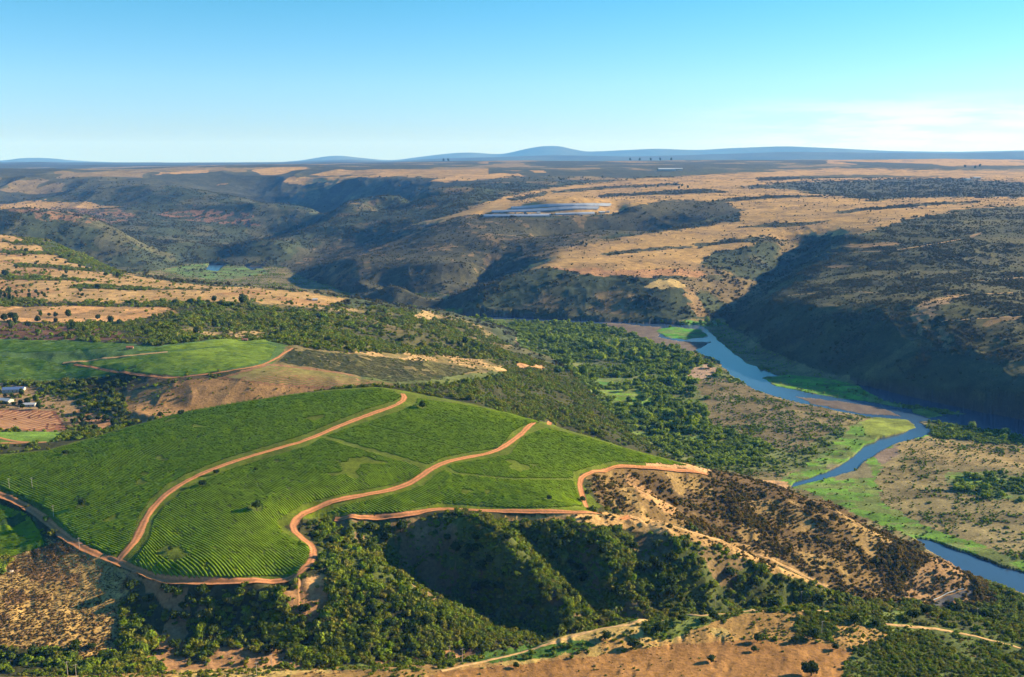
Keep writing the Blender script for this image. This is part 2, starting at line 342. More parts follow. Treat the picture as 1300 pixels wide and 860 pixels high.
# right golden plateau
GP = [(540,283),(575,272),(640,250),(700,239),(760,232),(850,226),(960,219),(1060,214),(1180,217),(1300,219),(1420,219),(1420,255),(1300,262),(1230,266),(1150,281),(1090,299),(1045,302),(1010,303),(990,308),(975,300),(940,304),(960,314),(925,320),(900,322),(885,345),(860,344),(840,342),(790,345),(720,346),(690,340),(655,349),(640,352),(700,324),(720,315),(850,293),(940,281),(940,270),(900,259),(780,259),(700,260),(620,263)]
paint(GP, GOLD, .00025, 2.4, 5, yr=(2300, 12500))
paint(GP, TAN, .0006, 2.4, 5, yr=(2300, 12500), mask=n1 > .55, mix=.6)
paint([(600,292),(660,280),(760,266),(850,253),(925,258),(945,268),(890,280),(830,292),(760,300),(700,310),(650,310)], PURP, .001, 3, 5, yr=(2300, 9000))
paint([(935,238),(1000,231),(1100,228),(1200,226),(1300,232),(1420,234),(1420,250),(1300,250),(1150,251),(1110,257),(1070,250),(1000,241)], (.075,.08,.045), .002, 4, 5, yr=(3500, 11000))
paint([(800,222),(900,216),(1000,214),(1000,218),(900,221),(820,226)], (.06,.07,.035), .003, 5, 5, yr=(3500, 12000))
paint([(700,341),(790,345),(860,342),(895,347),(890,355),(860,352),(800,352),(740,352)], (.33,.18,.08), .0015, 2.4, 5, yr=(2200, 4500))
paint([(815,364),(840,356),(855,357),(872,366),(868,369),(830,368)], PALE, .0005, 2, 5, yr=(2200, 4500), jit=.6)
paint([(868,370),(880,370),(900,400),(885,402)], TAN, .003, 2.4, 5, yr=(2200, 4500))
# second spur: purple brown scrub with rusty patches
paint([(345,345),(380,318),(440,300),(520,283),(560,276),(620,268),(700,270),(760,270),(760,300),(700,318),(640,352),(590,390),(500,384),(400,362)], PURP, .003, 2.6, 5, yr=(2300, 6000))
paint([(345,345),(380,318),(440,300),(520,283),(560,276),(620,268),(700,270),(760,270),(760,300),(700,318),(640,352),(590,390),(500,384),(400,362)], (.18,.125,.06), .002, 2.6, 5, yr=(2300, 6000), mask=(n2 > .56) & (n1 > .48), mix=.8)
paint([(520,285),(560,276),(640,255),(660,252),(640,262),(575,276),(560,283)], GOLD, .0, 2.6, 5, yr=(2300, 6500), jit=.3)
# right bank: grey green scrub with faint tracks
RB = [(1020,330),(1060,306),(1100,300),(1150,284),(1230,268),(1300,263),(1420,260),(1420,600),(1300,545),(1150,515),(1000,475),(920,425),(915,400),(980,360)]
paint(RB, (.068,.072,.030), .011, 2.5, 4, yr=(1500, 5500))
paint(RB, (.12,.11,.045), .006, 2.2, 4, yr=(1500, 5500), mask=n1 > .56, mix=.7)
paint([(1155,392),(1180,380),(1215,374),(1220,378),(1190,390),(1185,400),(1180,418),(1170,425),(1158,402)], (.27,.18,.085), .004, 2, 4, yr=(1500, 3000))
paint([(1190,410),(1200,415),(1210,440),(1205,450),(1195,430)], TAN, .004, 2, 4, yr=(1500, 3000))
for p in [[(1245,410),(1265,403),(1300,401),(1300,405),(1270,408),(1250,414)], [(1005,270),(1060,262),(1125,250)] and [(1055,314),(1080,312),(1140,308),(1142,311),(1100,316),(1060,318)], [(1045,338),(1060,335),(1085,338),(1070,341)], [(1230,302),(1245,297),(1247,299),(1234,304)]]:
    paint(p, TAN, .001, 2, 4, yr=(1500, 5500), jit=.4)
# left far hills
paint([(0,268),(0,262),(60,258),(115,257),(160,262),(100,264),(50,266)], GOLD, .001, 3, 5, yr=(3000, 6500), jit=.6)
paint([(0,270),(60,265),(115,262),(180,275),(140,285),(60,285)], (.20,.12,.065), .002, 3, 5, yr=(3000, 6500), mask=n2 > .5)
paint([(200,272),(250,267),(320,272),(330,285),(260,283)], (.22,.12,.06), .002, 3, 5, yr=(3000, 6500), mask=n2 > .52)
# left golden shelf
LG = [(-140,285),(-60,289),(0,296),(60,305),(80,318),(110,332),(150,345),(230,360),(300,364),(380,370),(442,380),(415,388),(370,389),(300,385),(230,384),(100,384),(0,386),(-140,390)]
paint(LG, (.37,.24,.10), .0007, 2.6, 2, yr=(1600, 3200))
paint(LG, (.32,.18,.08), .0015, 2.6, 2, yr=(1600, 3200), mask=n1 > .52, mix=.8)
for s_ in [[(0,316),(60,318),(100,324),(60,322),(0,320)],[(20,334),(90,338),(150,346),(90,343),(20,338)],[(0,350),(50,352),(110,356),(60,357),(0,355)],[(90,362),(200,366),(290,368),(200,370),(90,366)],[(0,304),(40,306),(60,311),(20,309)]]:
    paint(s_, (.10,.085,.035), .02, 2.6, 2, yr=(1600, 3400), jit=.7)
paint([(30,300),(80,310),(130,330),(160,348),(150,352),(90,332),(60,318)], SCRUBF, .012, 2.8, 2, yr=(1600, 3400))
paint([(-140,378),(0,378),(60,383),(150,384),(220,383),(330,384),(300,388),(150,390),(0,388),(-140,390)], SCRUB, .02, 3, 2, yr=(1400, 2400))
paint([(-140,392),(0,390),(100,389),(215,390),(225,397),(160,408),(80,410),(0,408),(-140,410)], (.48,.27,.11), .0004, 2, 2, yr=(1300, 2100), jit=.5)
paint([(-140,411),(0,410),(90,412),(150,416),(160,432),(0,434),(-140,434)], (.13,.07,.045), .014, 2.6, 2, yr=(1200, 1900))
paint([(215,398),(300,385),(420,390),(520,392),(600,410),(650,440),(640,460),(560,452),(440,444),(350,430),(300,425),(240,432),(180,430)], (.095,.09,.036), .022, 3.2, 2, yr=(1200, 2500))
paint([(215,398),(300,385),(420,390),(520,392),(600,410),(650,440),(640,460),(560,452),(440,444),(350,430),(300,425),(240,432),(180,430)], (.16,.13,.055), .008, 2.6, 2, yr=(1200, 2500), mask=(n1 > .5))
paint([(215,398),(300,385),(420,390),(520,392),(600,410),(650,440),(640,460),(560,452),(440,444),(350,430),(300,425),(240,432),(180,430)], (.27,.19,.085), .006, 2.6, 2, yr=(1200, 2500), mask=(n1 > .56) & (n2 > .5))
paint([(520,396),(545,394),(560,404),(540,410),(525,406)], (.34,.24,.11), .004, 2, 2, yr=(1400, 2500))
paint([(655,430),(695,432),(698,443),(660,436)], (.36,.22,.12), .001, 2, 2, yr=(1200, 2500))
paint([(655,464),(690,463),(688,471),(660,470)], (.36,.20,.09), .0, 2, 2, yr=(1100, 2500), jit=.5)
paint([(600,478),(645,470),(690,480),(720,505),(780,545),(830,575),(800,566),(700,532),(640,510),(560,495),(540,490)], SCRUB, .03, 2.8, 2, yr=(900, 1900))
# green and fallow fields behind the vineyard hill
paint([(-140,433),(0,431),(80,432),(165,436),(200,440),(290,427),(330,430),(365,438),(345,463),(260,474),(220,482),(160,474),(120,478),(0,490),(-140,495)], FIELD, 0, 1, 0, yr=(1050, 1700), jit=.3)
paint([(365,438),(420,446),(520,452),(600,455),(640,468),(640,474),(560,485),(500,488),(430,490),(350,478),(300,475),(345,463)], (.17,.135,.055), .0006, 1.5, 2, yr=(1050, 1700), jit=.5)
paint([(440,447),(520,450),(580,452),(640,467),(645,474),(610,470),(560,464),(500,456)], (.38,.25,.11), .006, 1.8, 2, yr=(1050, 1700), mask=n2 > .42)
paint([(275,480),(340,462),(400,468),(440,474),(480,487),(420,494),(350,490),(300,484)], (.24,.13,.065), .0003, 1.5, 2, yr=(1000, 1500), jit=.4)
paint([(150,505),(170,490),(210,483),(260,480),(330,488),(390,493),(420,494),(370,500),(310,511),(240,523),(180,535),(160,530)], (.31,.18,.075), .004, 1.1, 2, yr=(1000, 1400), jit=.7)
paint([(150,490),(180,474),(255,474),(270,480),(210,488),(150,500),(120,495)], (.13,.10,.05), .004, 1.8, 2, yr=(1050, 1400), jit=.6)
paint([(490,478),(560,476),(640,474),(640,480),(560,487),(500,487),(440,478)], (.11,.13,.04), .001, 2, 2, yr=(1000, 1500), jit=.6)
# small valley with houses on the left
paint([(-140,490),(0,482),(40,484),(110,490),(160,515),(165,535),(140,545),(90,560),(0,575),(-140,590)], (.10,.10,.035), .02, 2.6, 2, yr=(950, 1350))
paint([(-60,490),(0,487),(50,492),(90,505),(110,540),(70,545),(0,520),(-60,520)], (.27,.18,.09), .006, 2.2, 2, yr=(950, 1350), jit=.8)
paint([(-140,520),(0,520),(70,522),(85,546),(60,548),(0,547),(-140,547)], (.20,.09,.05), 0, 1, 0, yr=(950, 1350), jit=.2)
paint([(-140,548),(0,548),(78,550),(72,560),(50,564),(25,562),(0,556),(-140,556)], (.12,.21,.03), 0, 1, 0, yr=(950, 1350), jit=.2)
paint([(-140,560),(0,558),(40,566),(55,570),(0,573),(-140,575)], (.12,.20,.03), 0, 1, 0, yr=(950, 1350), jit=.2)
paint([(95,520),(110,515),(150,535),(140,547),(110,540)], (.42,.22,.10), .006, 2, 2, yr=(950, 1350))
# flood plain
fl = (H0 < 9) & (YY < 4500)
paint(None, GRAV, .004, 1.6, 3, mask=fl)
paint(None, (.235,.19,.085), .004, 1.4, 3, mask=fl & (n2 > .5) & (U0 > 1000), mix=.7)
paint([(560,392),(640,403),(780,412),(860,440),(920,470),(990,505),(1060,530),(1090,560),(1000,600),(900,600),(820,570),(740,500),(620,420)], (.15,.17,.055), .006, 2.2, 3, mask=fl)
paint([(560,390),(640,400),(780,414),(850,436),(905,460),(915,480),(880,500),(905,545),(1000,560),(940,590),(870,590),(800,545),(730,480),(620,418)], (.13,.19,.04), .010, 4.2, 3, mask=fl | (H0 < 14) & (YY < 3000) & (YY > 1200))
paint([(880,470),(990,500),(1080,530),(1060,545),(1010,575),(960,560),(905,540),(890,500)], (.19,.15,.075), .006, 1.7, 3, mask=fl)
paint([(870,472),(900,462),(912,470),(905,480),(880,482)], (.32,.22,.15), .001, 1.5, 3, mask=fl)
paint([(745,484),(790,478),(810,485),(770,492)], (.085,.20,.03), 0, 1, 3, mask=fl, jit=.4)
paint([(755,495),(800,495),(830,502),(828,515),(800,518),(780,508)], (.17,.30,.03), 0, 1, 3, mask=fl, jit=.4)
paint([(740,455),(800,460),(790,470),(740,465)], (.10,.12,.06), .006, 1.8, 3, mask=fl)
paint([(200,342),(260,333),(300,336),(330,340),(340,348),(280,356),(240,352)], (.12,.20,.05), .001, 3, 5, mask=fl)
paint([(990,612),(1060,575),(1080,540),(1120,530),(1180,545),(1170,560),(1130,580),(1110,610),(1120,640),(1180,670),(1240,690),(1300,712),(1420,750),(1420,775),(1300,732),(1200,695),(1150,680),(1080,650),(1030,625)], LUSH, .0008, 1.4, 3, mask=fl)
paint([(990,610),(1040,580),(1060,560),(1085,545),(1090,570),(1060,600),(1010,612)], LUSH, .0008, 1.6, 3, mask=fl)
paint([(1050,590),(1100,585),(1110,605),(1060,610)], (.19,.17,.09), .0006, 1.4, 3, mask=fl)
paint([(1100,575),(1150,562),(1160,566),(1120,590)], (.2,.15,.11), .0, 1.4, 3, mask=fl)
for p in ISLE[:1]: paint(p, (.08,.26,.03), 0, 1, 3, mask=fl, jit=.3)
paint(ISLE[1], (.14,.30,.03), .001, 2, 3, mask=fl, jit=.4)
paint(ISLE[2], (.21,.26,.045), 0, 1, 3, mask=fl, jit=.4)
paint(ISLE[3], (.21,.26,.045), 0, 1, 3, mask=fl, jit=.4); paint(ISLE[4], (.2,.24,.06), .01, 2.2, 3, mask=fl, jit=.4)
paint([(835,412),(870,408),(915,408),(925,413),(880,416),(840,416)], (.10,.24,.04), .006, 3, 3, yr=(2100, 2900), jit=.5)
paint([(1180,533),(1230,540),(1300,552),(1420,575),(1420,590),(1300,565),(1200,558),(1175,550)], (.09,.11,.035), .02, 2.2, 3, mask=fl)
paint([(1200,600),(1260,598),(1300,605),(1420,615),(1420,650),(1300,638),(1230,628),(1205,615)], (.16,.24,.05), .004, 2.6, 3, mask=fl)
paint([(1140,555),(1300,570),(1420,590),(1420,600),(1300,595),(1200,590),(1140,575)], (.28,.21,.09), .006, 1.3, 3, mask=fl)
# vineyard hill, edges and dry ground
paint(VF_ALL, (.095,.125,.010), 0, 1, 0, yr=(550, 1300), jit=.15)
paint([(540,498),(600,512),(690,536),(750,552),(820,575),(880,588),(930,598),(940,604),(900,602),(860,594),(800,577),(690,541),(600,518)], None, .0, 1, 0, yr=(900, 1200), jit=.3)
paint([(820,582),(880,590),(905,596),(925,604),(1000,612),(1000,625),(935,608),(880,602),(820,596)], (.50,.30,.14), .002, 1.4, 6, yr=(850, 1300), jit=.5)
# dry hillside between the path ridge and the river
HS = [(745,600),(790,590),(880,596),(935,600),(1000,613),(1060,640),(1110,670),(1160,690),(1200,712),(1250,740),(1270,765),(1200,770),(1100,765),(1050,748),(960,700),(880,672),(800,655),(760,640)]
paint(HS, (.17,.11,.042), .045, 1.5, 6, yr=(700, 1200))
paint(HS, (.28,.185,.068), .028, 1.3, 6, yr=(700, 1200), mask=n2 > .58)
paint(HS, (.13,.085,.038), .042, 1.7, 6, yr=(700, 1200), mask=(n1 > .52) & (U0 < 1000))
paint([(800,600),(940,612),(960,650),(960,695),(900,680),(850,650),(800,622)], (.12,.08,.036), .036, 1.7, 6, yr=(700, 1200), mask=n2 < .62)
paint([(1130,690),(1180,690),(1160,720),(1100,720)], SCRUB, .05, 2.2, 6, yr=(700, 1200))
paint([(1150,735),(1185,708),(1215,712),(1235,740),(1240,765),(1200,768),(1150,760)], (.33,.20,.09), .008, 1.2, 6, yr=(700, 1200))
paint([(640,655),(740,652),(810,656),(880,675),(960,701),(1050,746),(1060,752),(1040,748),(950,712),(880,690),(800,669),(740,664),(650,660)], (.38,.235,.09), .03, 1.1, 6, yr=(600, 950), jit=.4)
paint([(800,600),(820,620),(862,655),(850,655),(812,632),(795,610)], (.34,.20,.085), .02, 1.3, 6, yr=(700, 1200), jit=.5)
# ravine
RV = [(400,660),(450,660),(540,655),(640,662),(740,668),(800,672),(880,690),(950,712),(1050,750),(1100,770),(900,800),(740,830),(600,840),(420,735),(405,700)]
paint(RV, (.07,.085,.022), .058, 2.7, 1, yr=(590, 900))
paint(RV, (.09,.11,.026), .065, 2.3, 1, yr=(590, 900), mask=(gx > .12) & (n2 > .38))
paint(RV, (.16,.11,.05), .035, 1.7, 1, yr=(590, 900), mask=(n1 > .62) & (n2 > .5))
LSL = [(-140,720),(0,715),(100,700),(150,715),(180,732),(230,742),(380,738),(420,735),(600,800),(740,800),(700,850),(300,862),(-140,875)]
paint(LSL, (.065,.065,.025), .055, 2.5, 1, yr=(585, 760))
paint(LSL, (.33,.18,.08), .012, 1.4, 1, yr=(585, 760), mask=(n2 > .60) | (inpoly(jU, jV, [(230,745),(400,745),(420,775),(330,800),(240,790)]) & (n2 > .54)))
paint([(-140,735),(0,730),(20,700),(60,680),(110,697),(150,715),(175,735),(150,770),(155,830),(100,845),(60,830),(0,830),(-140,830)], (.42,.27,.09), .20, .75, 7, yr=(585, 800), jit=.8)
paint([(-140,735),(0,730),(20,700),(60,680),(110,697),(150,715),(175,735),(150,770),(155,830),(100,845),(60,830),(0,830),(-140,830)], (.30,.17,.07), .32, .8, 7, yr=(585, 800), mask=n2 > .55)
paint([(-140,820),(0,820),(90,822),(110,860),(-140,880)], SCRUB, .06, 2.4, 1, yr=(585, 720))
paint([(-140,625),(0,636),(45,655),(62,690),(0,712),(-140,720)], (.045,.085,.018), 0, 1, 0, yr=(600, 850), jit=.3)
paint([(385,735),(418,735),(415,748),(395,750),(375,742)], (.5,.27,.11), 0, 1, 1, yr=(585, 780), jit=.6)
# foreground shelf
FS = (YY < 690) & (V0 > 765)
fsm = inpoly(U0, V0, [(-140,880),(-140,866),(150,854),(300,849),(400,847),(550,838),(650,826),(700,811),(740,798),(800,788),(850,781),(960,769),(1050,768),(1120,770),(1180,772),(1230,778),(1300,790),(1500,815),(1500,1500),(-300,1500)]) & (YY < 718) | (YY < 585)
paint(None, (.34,.205,.068), .020, 1.1, 1, mask=fsm)
paint(None, (.40,.28,.09), .012, 1.1, 1, mask=fsm & (n2 > .58))
paint(None, (.12,.15,.035), .09, 1.2, 1, mask=fsm & (n1+.25*n2 > .66) & (V0 < 850))
paint([(560,852),(740,835),(850,818),(960,812),(1040,815),(1090,830),(1080,870),(900,880),(500,880)], (.28,.145,.048), .0012, .8, 1, mask=fsm)
paint([(1085,825),(1120,812),(1200,795),(1300,800),(1500,820),(1500,1000),(1060,1000),(1070,850)], (.085,.11,.028), .05, 1.5, 1, mask=fsm)
paint([(740,800),(850,783),(960,774),(1050,775),(1050,768),(850,778),(730,795)], (.09,.17,.03), .03, 1.4, 1, mask=fsm, jit=.4)
paint([(560,836),(640,826),(740,812),(760,820),(680,838),(600,842)], (.07,.14,.025), .05, 1.3, 1, mask=fsm)
paint([(960,770),(1050,762),(1180,768),(1180,775),(1050,778),(960,776)], (.06,.10,.025), .05, 1.8, 1, mask=fsm | (YY < 760) & (V0 > 760))
paint([(1150,772),(1230,778),(1300,780),(1500,800),(1500,830),(1230,800),(1150,790)], (.07,.08,.028), .04, 1.8, 1, mask=fsm)
for s_ in [[(700,243),(780,236),(860,233),(862,235),(780,239),(702,246)],[(760,247),(830,243),(900,240),(930,244),(900,246),(830,247),(762,250)],[(880,258),(930,252),(1000,247),(1060,250),(1000,251),(930,256),(884,262)],[(960,226),(1040,222),(1120,221),(1200,224),(1120,225),(1040,226),(965,230)],[(1060,270),(1130,262),(1200,258),(1260,257),(1200,261),(1130,266),(1064,274)],[(640,252),(690,244),(700,246),(650,256)],[(930,290),(980,283),(1020,284),(1060,280),(1020,289),(975,290)],[(880,311),(930,304),(975,305),(1000,309),(960,311),(925,310),(885,316)],[(1080,240),(1180,238),(1260,240),(1300,244),(1180,242)],[(340,222),(400,219),(480,221),(400,223)],[(760,322),(830,315),(900,313),(830,319),(770,326)]]:
    paint(s_, (.075,.075,.035), .004, 3.2, 5, yr=(2300, 13000), jit=.6)
gg = (COL[..., 0] > .38) & (YY > 1700) & (YY < 12000)
st = ridged(XX/260+.4*n2, YY/420, 311, 3); COL[gg & (st > .66)] *= np.array((.62, .68, .72), np.float32)
st2 = fbm(XX/180, YY/90, 313, 4); COL[gg & (st2 > .57)] = COL[gg & (st2 > .57)]*.5+np.array((.13,.10,.045), np.float32)*.5
vf = fbm(XX/520, YY/900, 315, 4); far_ = (YY > 7000) & (YY < 16000)
COL[far_ & (vf > .5) & (COL[..., 0] < .2)] = (.085,.085,.042); COL[far_ & (vf > .585) & (COL[..., 0] < .2)] = (.20,.15,.07)
SIZ = (SIZ*(.62+.85*fbm(XX/70, YY/70, 317, 2))).astype(np.float32)
fmix = fl & (YY > 900)
gsel = (COL[..., 1] > COL[..., 0]*1.25) & fmix & (fbm(XX/26, YY/14, 301, 4) > .52)
COL[gsel] = COL[gsel]*.45+np.array((.17,.15,.07), np.float32)*.55
dsel = fmix & (fbm(XX/45, YY/18, 303, 4) > .56); COL[dsel] *= .72; DEN[dsel & (DEN > 0)] *= 2
DEN = np.where(wm | (H < .3), 0, DEN); COL[wm] = (.10,.075,.06); COL[mudm] = (.15,.12,.095)
var = .80+.40*fbm(XX/6, YY/6, 81, 3)*1.0+.25*(n2-.5)
COL *= var[..., None]
# ---------------------------------------------------------------- object helpers
S = bpy.context.scene; SC = S.collection
def tag(o, label=None, cat=None, group=None, kind=None):
    for k, x in (('label', label), ('category', cat), ('group', group), ('kind', kind)):
        if x: o[k] = x
    return o
def mesh_obj(name, verts, faces, mat, parent=None, smooth=False):
    me = bpy.data.meshes.new(name); verts = np.asarray(verts, np.float32)
    if isinstance(faces, np.ndarray) and faces.ndim == 2:
        k = faces.shape[1]; n = len(faces)
        me.vertices.add(len(verts)); me.vertices.foreach_set('co', verts.ravel())
        me.loops.add(n*k); me.loops.foreach_set('vertex_index', faces.astype(np.int32).ravel())
        me.polygons.add(n); me.polygons.foreach_set('loop_start', np.arange(0, n*k, k, dtype=np.int32))
        me.update(calc_edges=True)
    else:
        me.from_pydata(verts.tolist(), [], faces)
    if smooth: me.polygons.foreach_set('use_smooth', np.ones(len(me.polygons), bool))
    if mat: me.materials.append(mat)
    o = bpy.data.objects.new(name, me); SC.objects.link(o)
    if parent: o.parent = parent
    return o
def newmat(name):
    m = bpy.data.materials.new(name); m.use_nodes = True; nt = m.node_tree
    return m, nt, nt.nodes['Principled BSDF']
def simple(name, col, rough=.9, noise=0, scale=1.0, spec=.2, metal=0):
    m, nt, b = newmat(name); b.inputs['Roughness'].default_value = rough; b.inputs['Specular IOR Level'].default_value = spec; b.inputs['Metallic'].default_value = metal
    if noise:
        tc = nt.nodes.new('ShaderNodeTexCoord'); n = nt.nodes.new('ShaderNodeTexNoise'); n.inputs['Scale'].default_value = scale; n.inputs['Detail'].default_value = 5
        r = nt.nodes.new('ShaderNodeMapRange'); r.inputs['From Min'].default_value = .3; r.inputs['From Max'].default_value = .7; r.inputs['To Min'].default_value = 1-noise; r.inputs['To Max'].default_value = 1+noise
        mu = nt.nodes.new('ShaderNodeVectorMath'); mu.operation = 'SCALE'; mu.inputs[0].default_value = col
        nt.links.new(tc.outputs['Object'], n.inputs['Vector']); nt.links.new(n.outputs['Fac'], r.inputs['Value']); nt.links.new(r.outputs['Result'], mu.inputs['Scale']); nt.links.new(mu.outputs['Vector'], b.inputs['Base Color'])
    else: b.inputs['Base Color'].default_value = (*col, 1)
    return m
# terrain sheet
def terrain_mat():
    m, nt, b = newmat('ground'); b.inputs['Roughness'].default_value = .95; b.inputs['Specular IOR Level'].default_value = .05
    at = nt.nodes.new('ShaderNodeAttribute'); at.attribute_name = 'cover'
    tc = nt.nodes.new('ShaderNodeTexCoord')
    n = nt.nodes.new('ShaderNodeTexNoise'); n.inputs['Scale'].default_value = .35; n.inputs['Detail'].default_value = 6; n.inputs['Roughness'].default_value = .65
    n2_ = nt.nodes.new('ShaderNodeTexNoise'); n2_.inputs['Scale'].default_value = .05; n2_.inputs['Detail'].default_value = 5
    r = nt.nodes.new('ShaderNodeMapRange'); r.inputs['From Min'].default_value = .3; r.inputs['From Max'].default_value = .7; r.inputs['To Min'].default_value = .62; r.inputs['To Max'].default_value = 1.35
    r2 = nt.nodes.new('ShaderNodeMapRange'); r2.inputs['From Min'].default_value = .3; r2.inputs['From Max'].default_value = .7; r2.inputs['To Min'].default_value = .8; r2.inputs['To Max'].default_value = 1.2
    mm = nt.nodes.new('ShaderNodeMath'); mm.operation = 'MULTIPLY'; mm2 = nt.nodes.new('ShaderNodeMath'); mm2.operation = 'MULTIPLY'
    n3_ = nt.nodes.new('ShaderNodeTexNoise'); n3_.inputs['Scale'].default_value = .011; n3_.inputs['Detail'].default_value = 8; n3_.inputs['Roughness'].default_value = .62
    r3 = nt.nodes.new('ShaderNodeMapRange'); r3.inputs['From Min'].default_value = .3; r3.inputs['From Max'].default_value = .7; r3.inputs['To Min'].default_value = .70; r3.inputs['To Max'].default_value = 1.30
    nt.links.new(tc.outputs['Object'], n3_.inputs['Vector']); nt.links.new(n3_.outputs['Fac'], r3.inputs['Value'])
    mu = nt.nodes.new('ShaderNodeVectorMath'); mu.operation = 'SCALE'
    L = nt.links.new
    L(tc.outputs['Object'], n.inputs['Vector']); L(tc.outputs['Object'], n2_.inputs['Vector']); L(n.outputs['Fac'], r.inputs['Value']); L(n2_.outputs['Fac'], r2.inputs['Value'])
    L(r.outputs['Result'], mm.inputs[0]); L(r2.outputs['Result'], mm.inputs[1]); L(at.outputs['Color'], mu.inputs[0]); L(mm.outputs[0], mm2.inputs[0]); L(r3.outputs['Result'], mm2.inputs[1]); L(mm2.outputs[0], mu.inputs['Scale']); L(mu.outputs['Vector'], b.inputs['Base Color'])
    bp = nt.nodes.new('ShaderNodeBump'); bp.inputs['Strength'].default_value = .6; bp.inputs['Distance'].default_value = 1.2
    L(n.outputs['Fac'], bp.inputs['Height']); L(bp.outputs['Normal'], b.inputs['Normal'])
    return m
GM = terrain_mat()
idx = np.arange(NA*NB, dtype=np.int32).reshape(NB, NA)
q = np.stack([idx[:-1, :-1], idx[:-1, 1:], idx[1:, 1:], idx[1:, :-1]], -1).reshape(-1, 4)
ter = mesh_obj('ground', np.stack([XX, YY, H], -1).reshape(-1, 3), q, GM, smooth=True)
ca = ter.data.color_attributes.new('cover', 'FLOAT_COLOR', 'POINT')
ca.data.foreach_set('color', np.concatenate([COL, np.ones(COL.shape[:2]+(1,), np.float32)], -1).ravel())
tag(ter, 'rolling dry hills and river valley under fields, scrub and golden grass', 'ground', kind='structure')
def hgt(x, y):                                   # bilinear terrain height
    x = np.asarray(x, float); y = np.asarray(y, float)
    ta = (x/y-A[0])/(A[-1]-A[0])*(NA-1); tb = np.interp(np.log(y), BB, np.arange(NB))
    ia = np.clip(ta.astype(int), 0, NA-2); ib = np.clip(tb.astype(int), 0, NB-2); fa = ta-ia; fb = tb-ib
    return (H[ib, ia]*(1-fa)+H[ib, ia+1]*fa)*(1-fb)+(H[ib+1, ia]*(1-fa)+H[ib+1, ia+1]*fa)*fb
def hit(u, v, ymin=450, ymax=30000):             # first point of the ground seen in a direction
    ymin, ymax = fy(ymin)*.99, fy(ymax)*1.01; t, _ = tandep(v); a = float(uv2a(u, v)); ta = (a-A[0])/(A[-1]-A[0])*(NA-1); ia = int(np.clip(ta, 0, NA-2)); fa = ta-ia
    h = H[:, ia]*(1-fa)+H[:, ia+1]*fa; ray = HC-yy1*float(t)
    s = np.where((h >= ray) & (yy1 > ymin) & (yy1 < ymax))[0]
    if len(s) == 0 or s[0] == 0: j = int(np.argmin(np.where((yy1 > ymin) & (yy1 < ymax), ray-h, 1e9))); y = yy1[j]
    else:
        j = s[0]; d0 = ray[j-1]-h[j-1]; d1 = ray[j]-h[j]; w = 1.0 if d0 < 0 else d0/(d0-d1+1e-9); y = yy1[j-1]+(yy1[j]-yy1[j-1])*w
    return a*y, y, float(hgt(a*y, y))
# two ranges of pale hills at the horizon, 30 and 42 km off
def far_range(name, label, dist, prof, depth, seed, base):
    us = np.linspace(-260, 1560, 420); n = 26; V = []
    for j in range(n):
        t = j/(n-1)*2-1; y = dist+depth*t; crest = np.interp(us, [q_[0] for q_ in prof], [q_[1] for q_ in prof]); crest = np.convolve(np.pad(crest, 3, 'edge'), np.ones(7)/7, 'valid')
        x = (us-650)/F*dist*1.0; zc = HC+(200-crest)/F*dist; f = (1-abs(t)**1.6); z = base+(zc-base)*f*(1-.35*abs(t)*fbm(x/2600, np.full_like(x, y)/2600, seed, 3))+(fbm(x/1500, np.full_like(x, y)/1500, seed+5, 3)-.5)*90*f*(abs(t) > .05)
        V.append(np.stack([x, np.full_like(x, y), z], -1))
    V = np.stack(V); ix = np.arange(n*420).reshape(n, 420); q_ = np.stack([ix[:-1, :-1], ix[:-1, 1:], ix[1:, 1:], ix[1:, :-1]], -1).reshape(-1, 4)
    o = mesh_obj(name, V.reshape(-1, 3), q_, simple('far_hill_cover', (.075,.085,.05), .95, .3, .0006, .02), smooth=True); tag(o, label, 'hills', kind='structure')
far_range('distant_hills', 'nearer low blue hills along the horizon', 30000, [(-260,207),(0,207),(60,205),(130,208),(200,210),(260,208),(340,207),(400,204),(440,203),(500,206),(560,201),(620,200),(700,197),(800,199),(900,196),(1000,193),(1100,194),(1200,195),(1300,193),(1560,195)], 2600, 901, 200)
far_range('distant_mountains', 'pale blue mountain range on the horizon with one flat topped peak', 42000, [(-260,206),(-40,207),(15,204),(45,200),(75,201),(110,205),(170,207),(250,209),(330,207),(380,205),(415,199),(435,197),(460,201),(500,204),(545,198),(580,194),(610,194),(635,197),(660,191),(678,187),(700,185),(718,187),(735,193),(770,192),(830,189),(880,191),(930,188),(990,186),(1060,189),(1120,192),(1200,193),(1300,191),(1560,193)], 3000, 951, 150)
# water sheet at river level
wmat, nt, b = newmat('river_water'); b.inputs['Base Color'].default_value = (.035,.07,.13,1); b.inputs['Roughness'].default_value = .2; b.inputs['Specular IOR Level'].default_value = .5
n = nt.nodes.new('ShaderNodeTexNoise'); n.inputs['Scale'].default_value = .5; n.inputs['Detail'].default_value = 4; bp = nt.nodes.new('ShaderNodeBump'); bp.inputs['Strength'].default_value = .12; bp.inputs['Distance'].default_value = .3
tc = nt.nodes.new('ShaderNodeTexCoord'); nt.links.new(tc.outputs['Object'], n.inputs['Vector']); nt.links.new(n.outputs['Fac'], bp.inputs['Height']); nt.links.new(bp.outputs['Normal'], b.inputs['Normal'])
w = mesh_obj('river', [(-2600,900,0),(1400,900,0),(2600,900,0),(2600,6500,0),(-2600,6500,0)], [(0,1,2,3,4)], wmat); tag(w, 'blue winding river crossing the broad green flood plain', 'river', kind='structure')
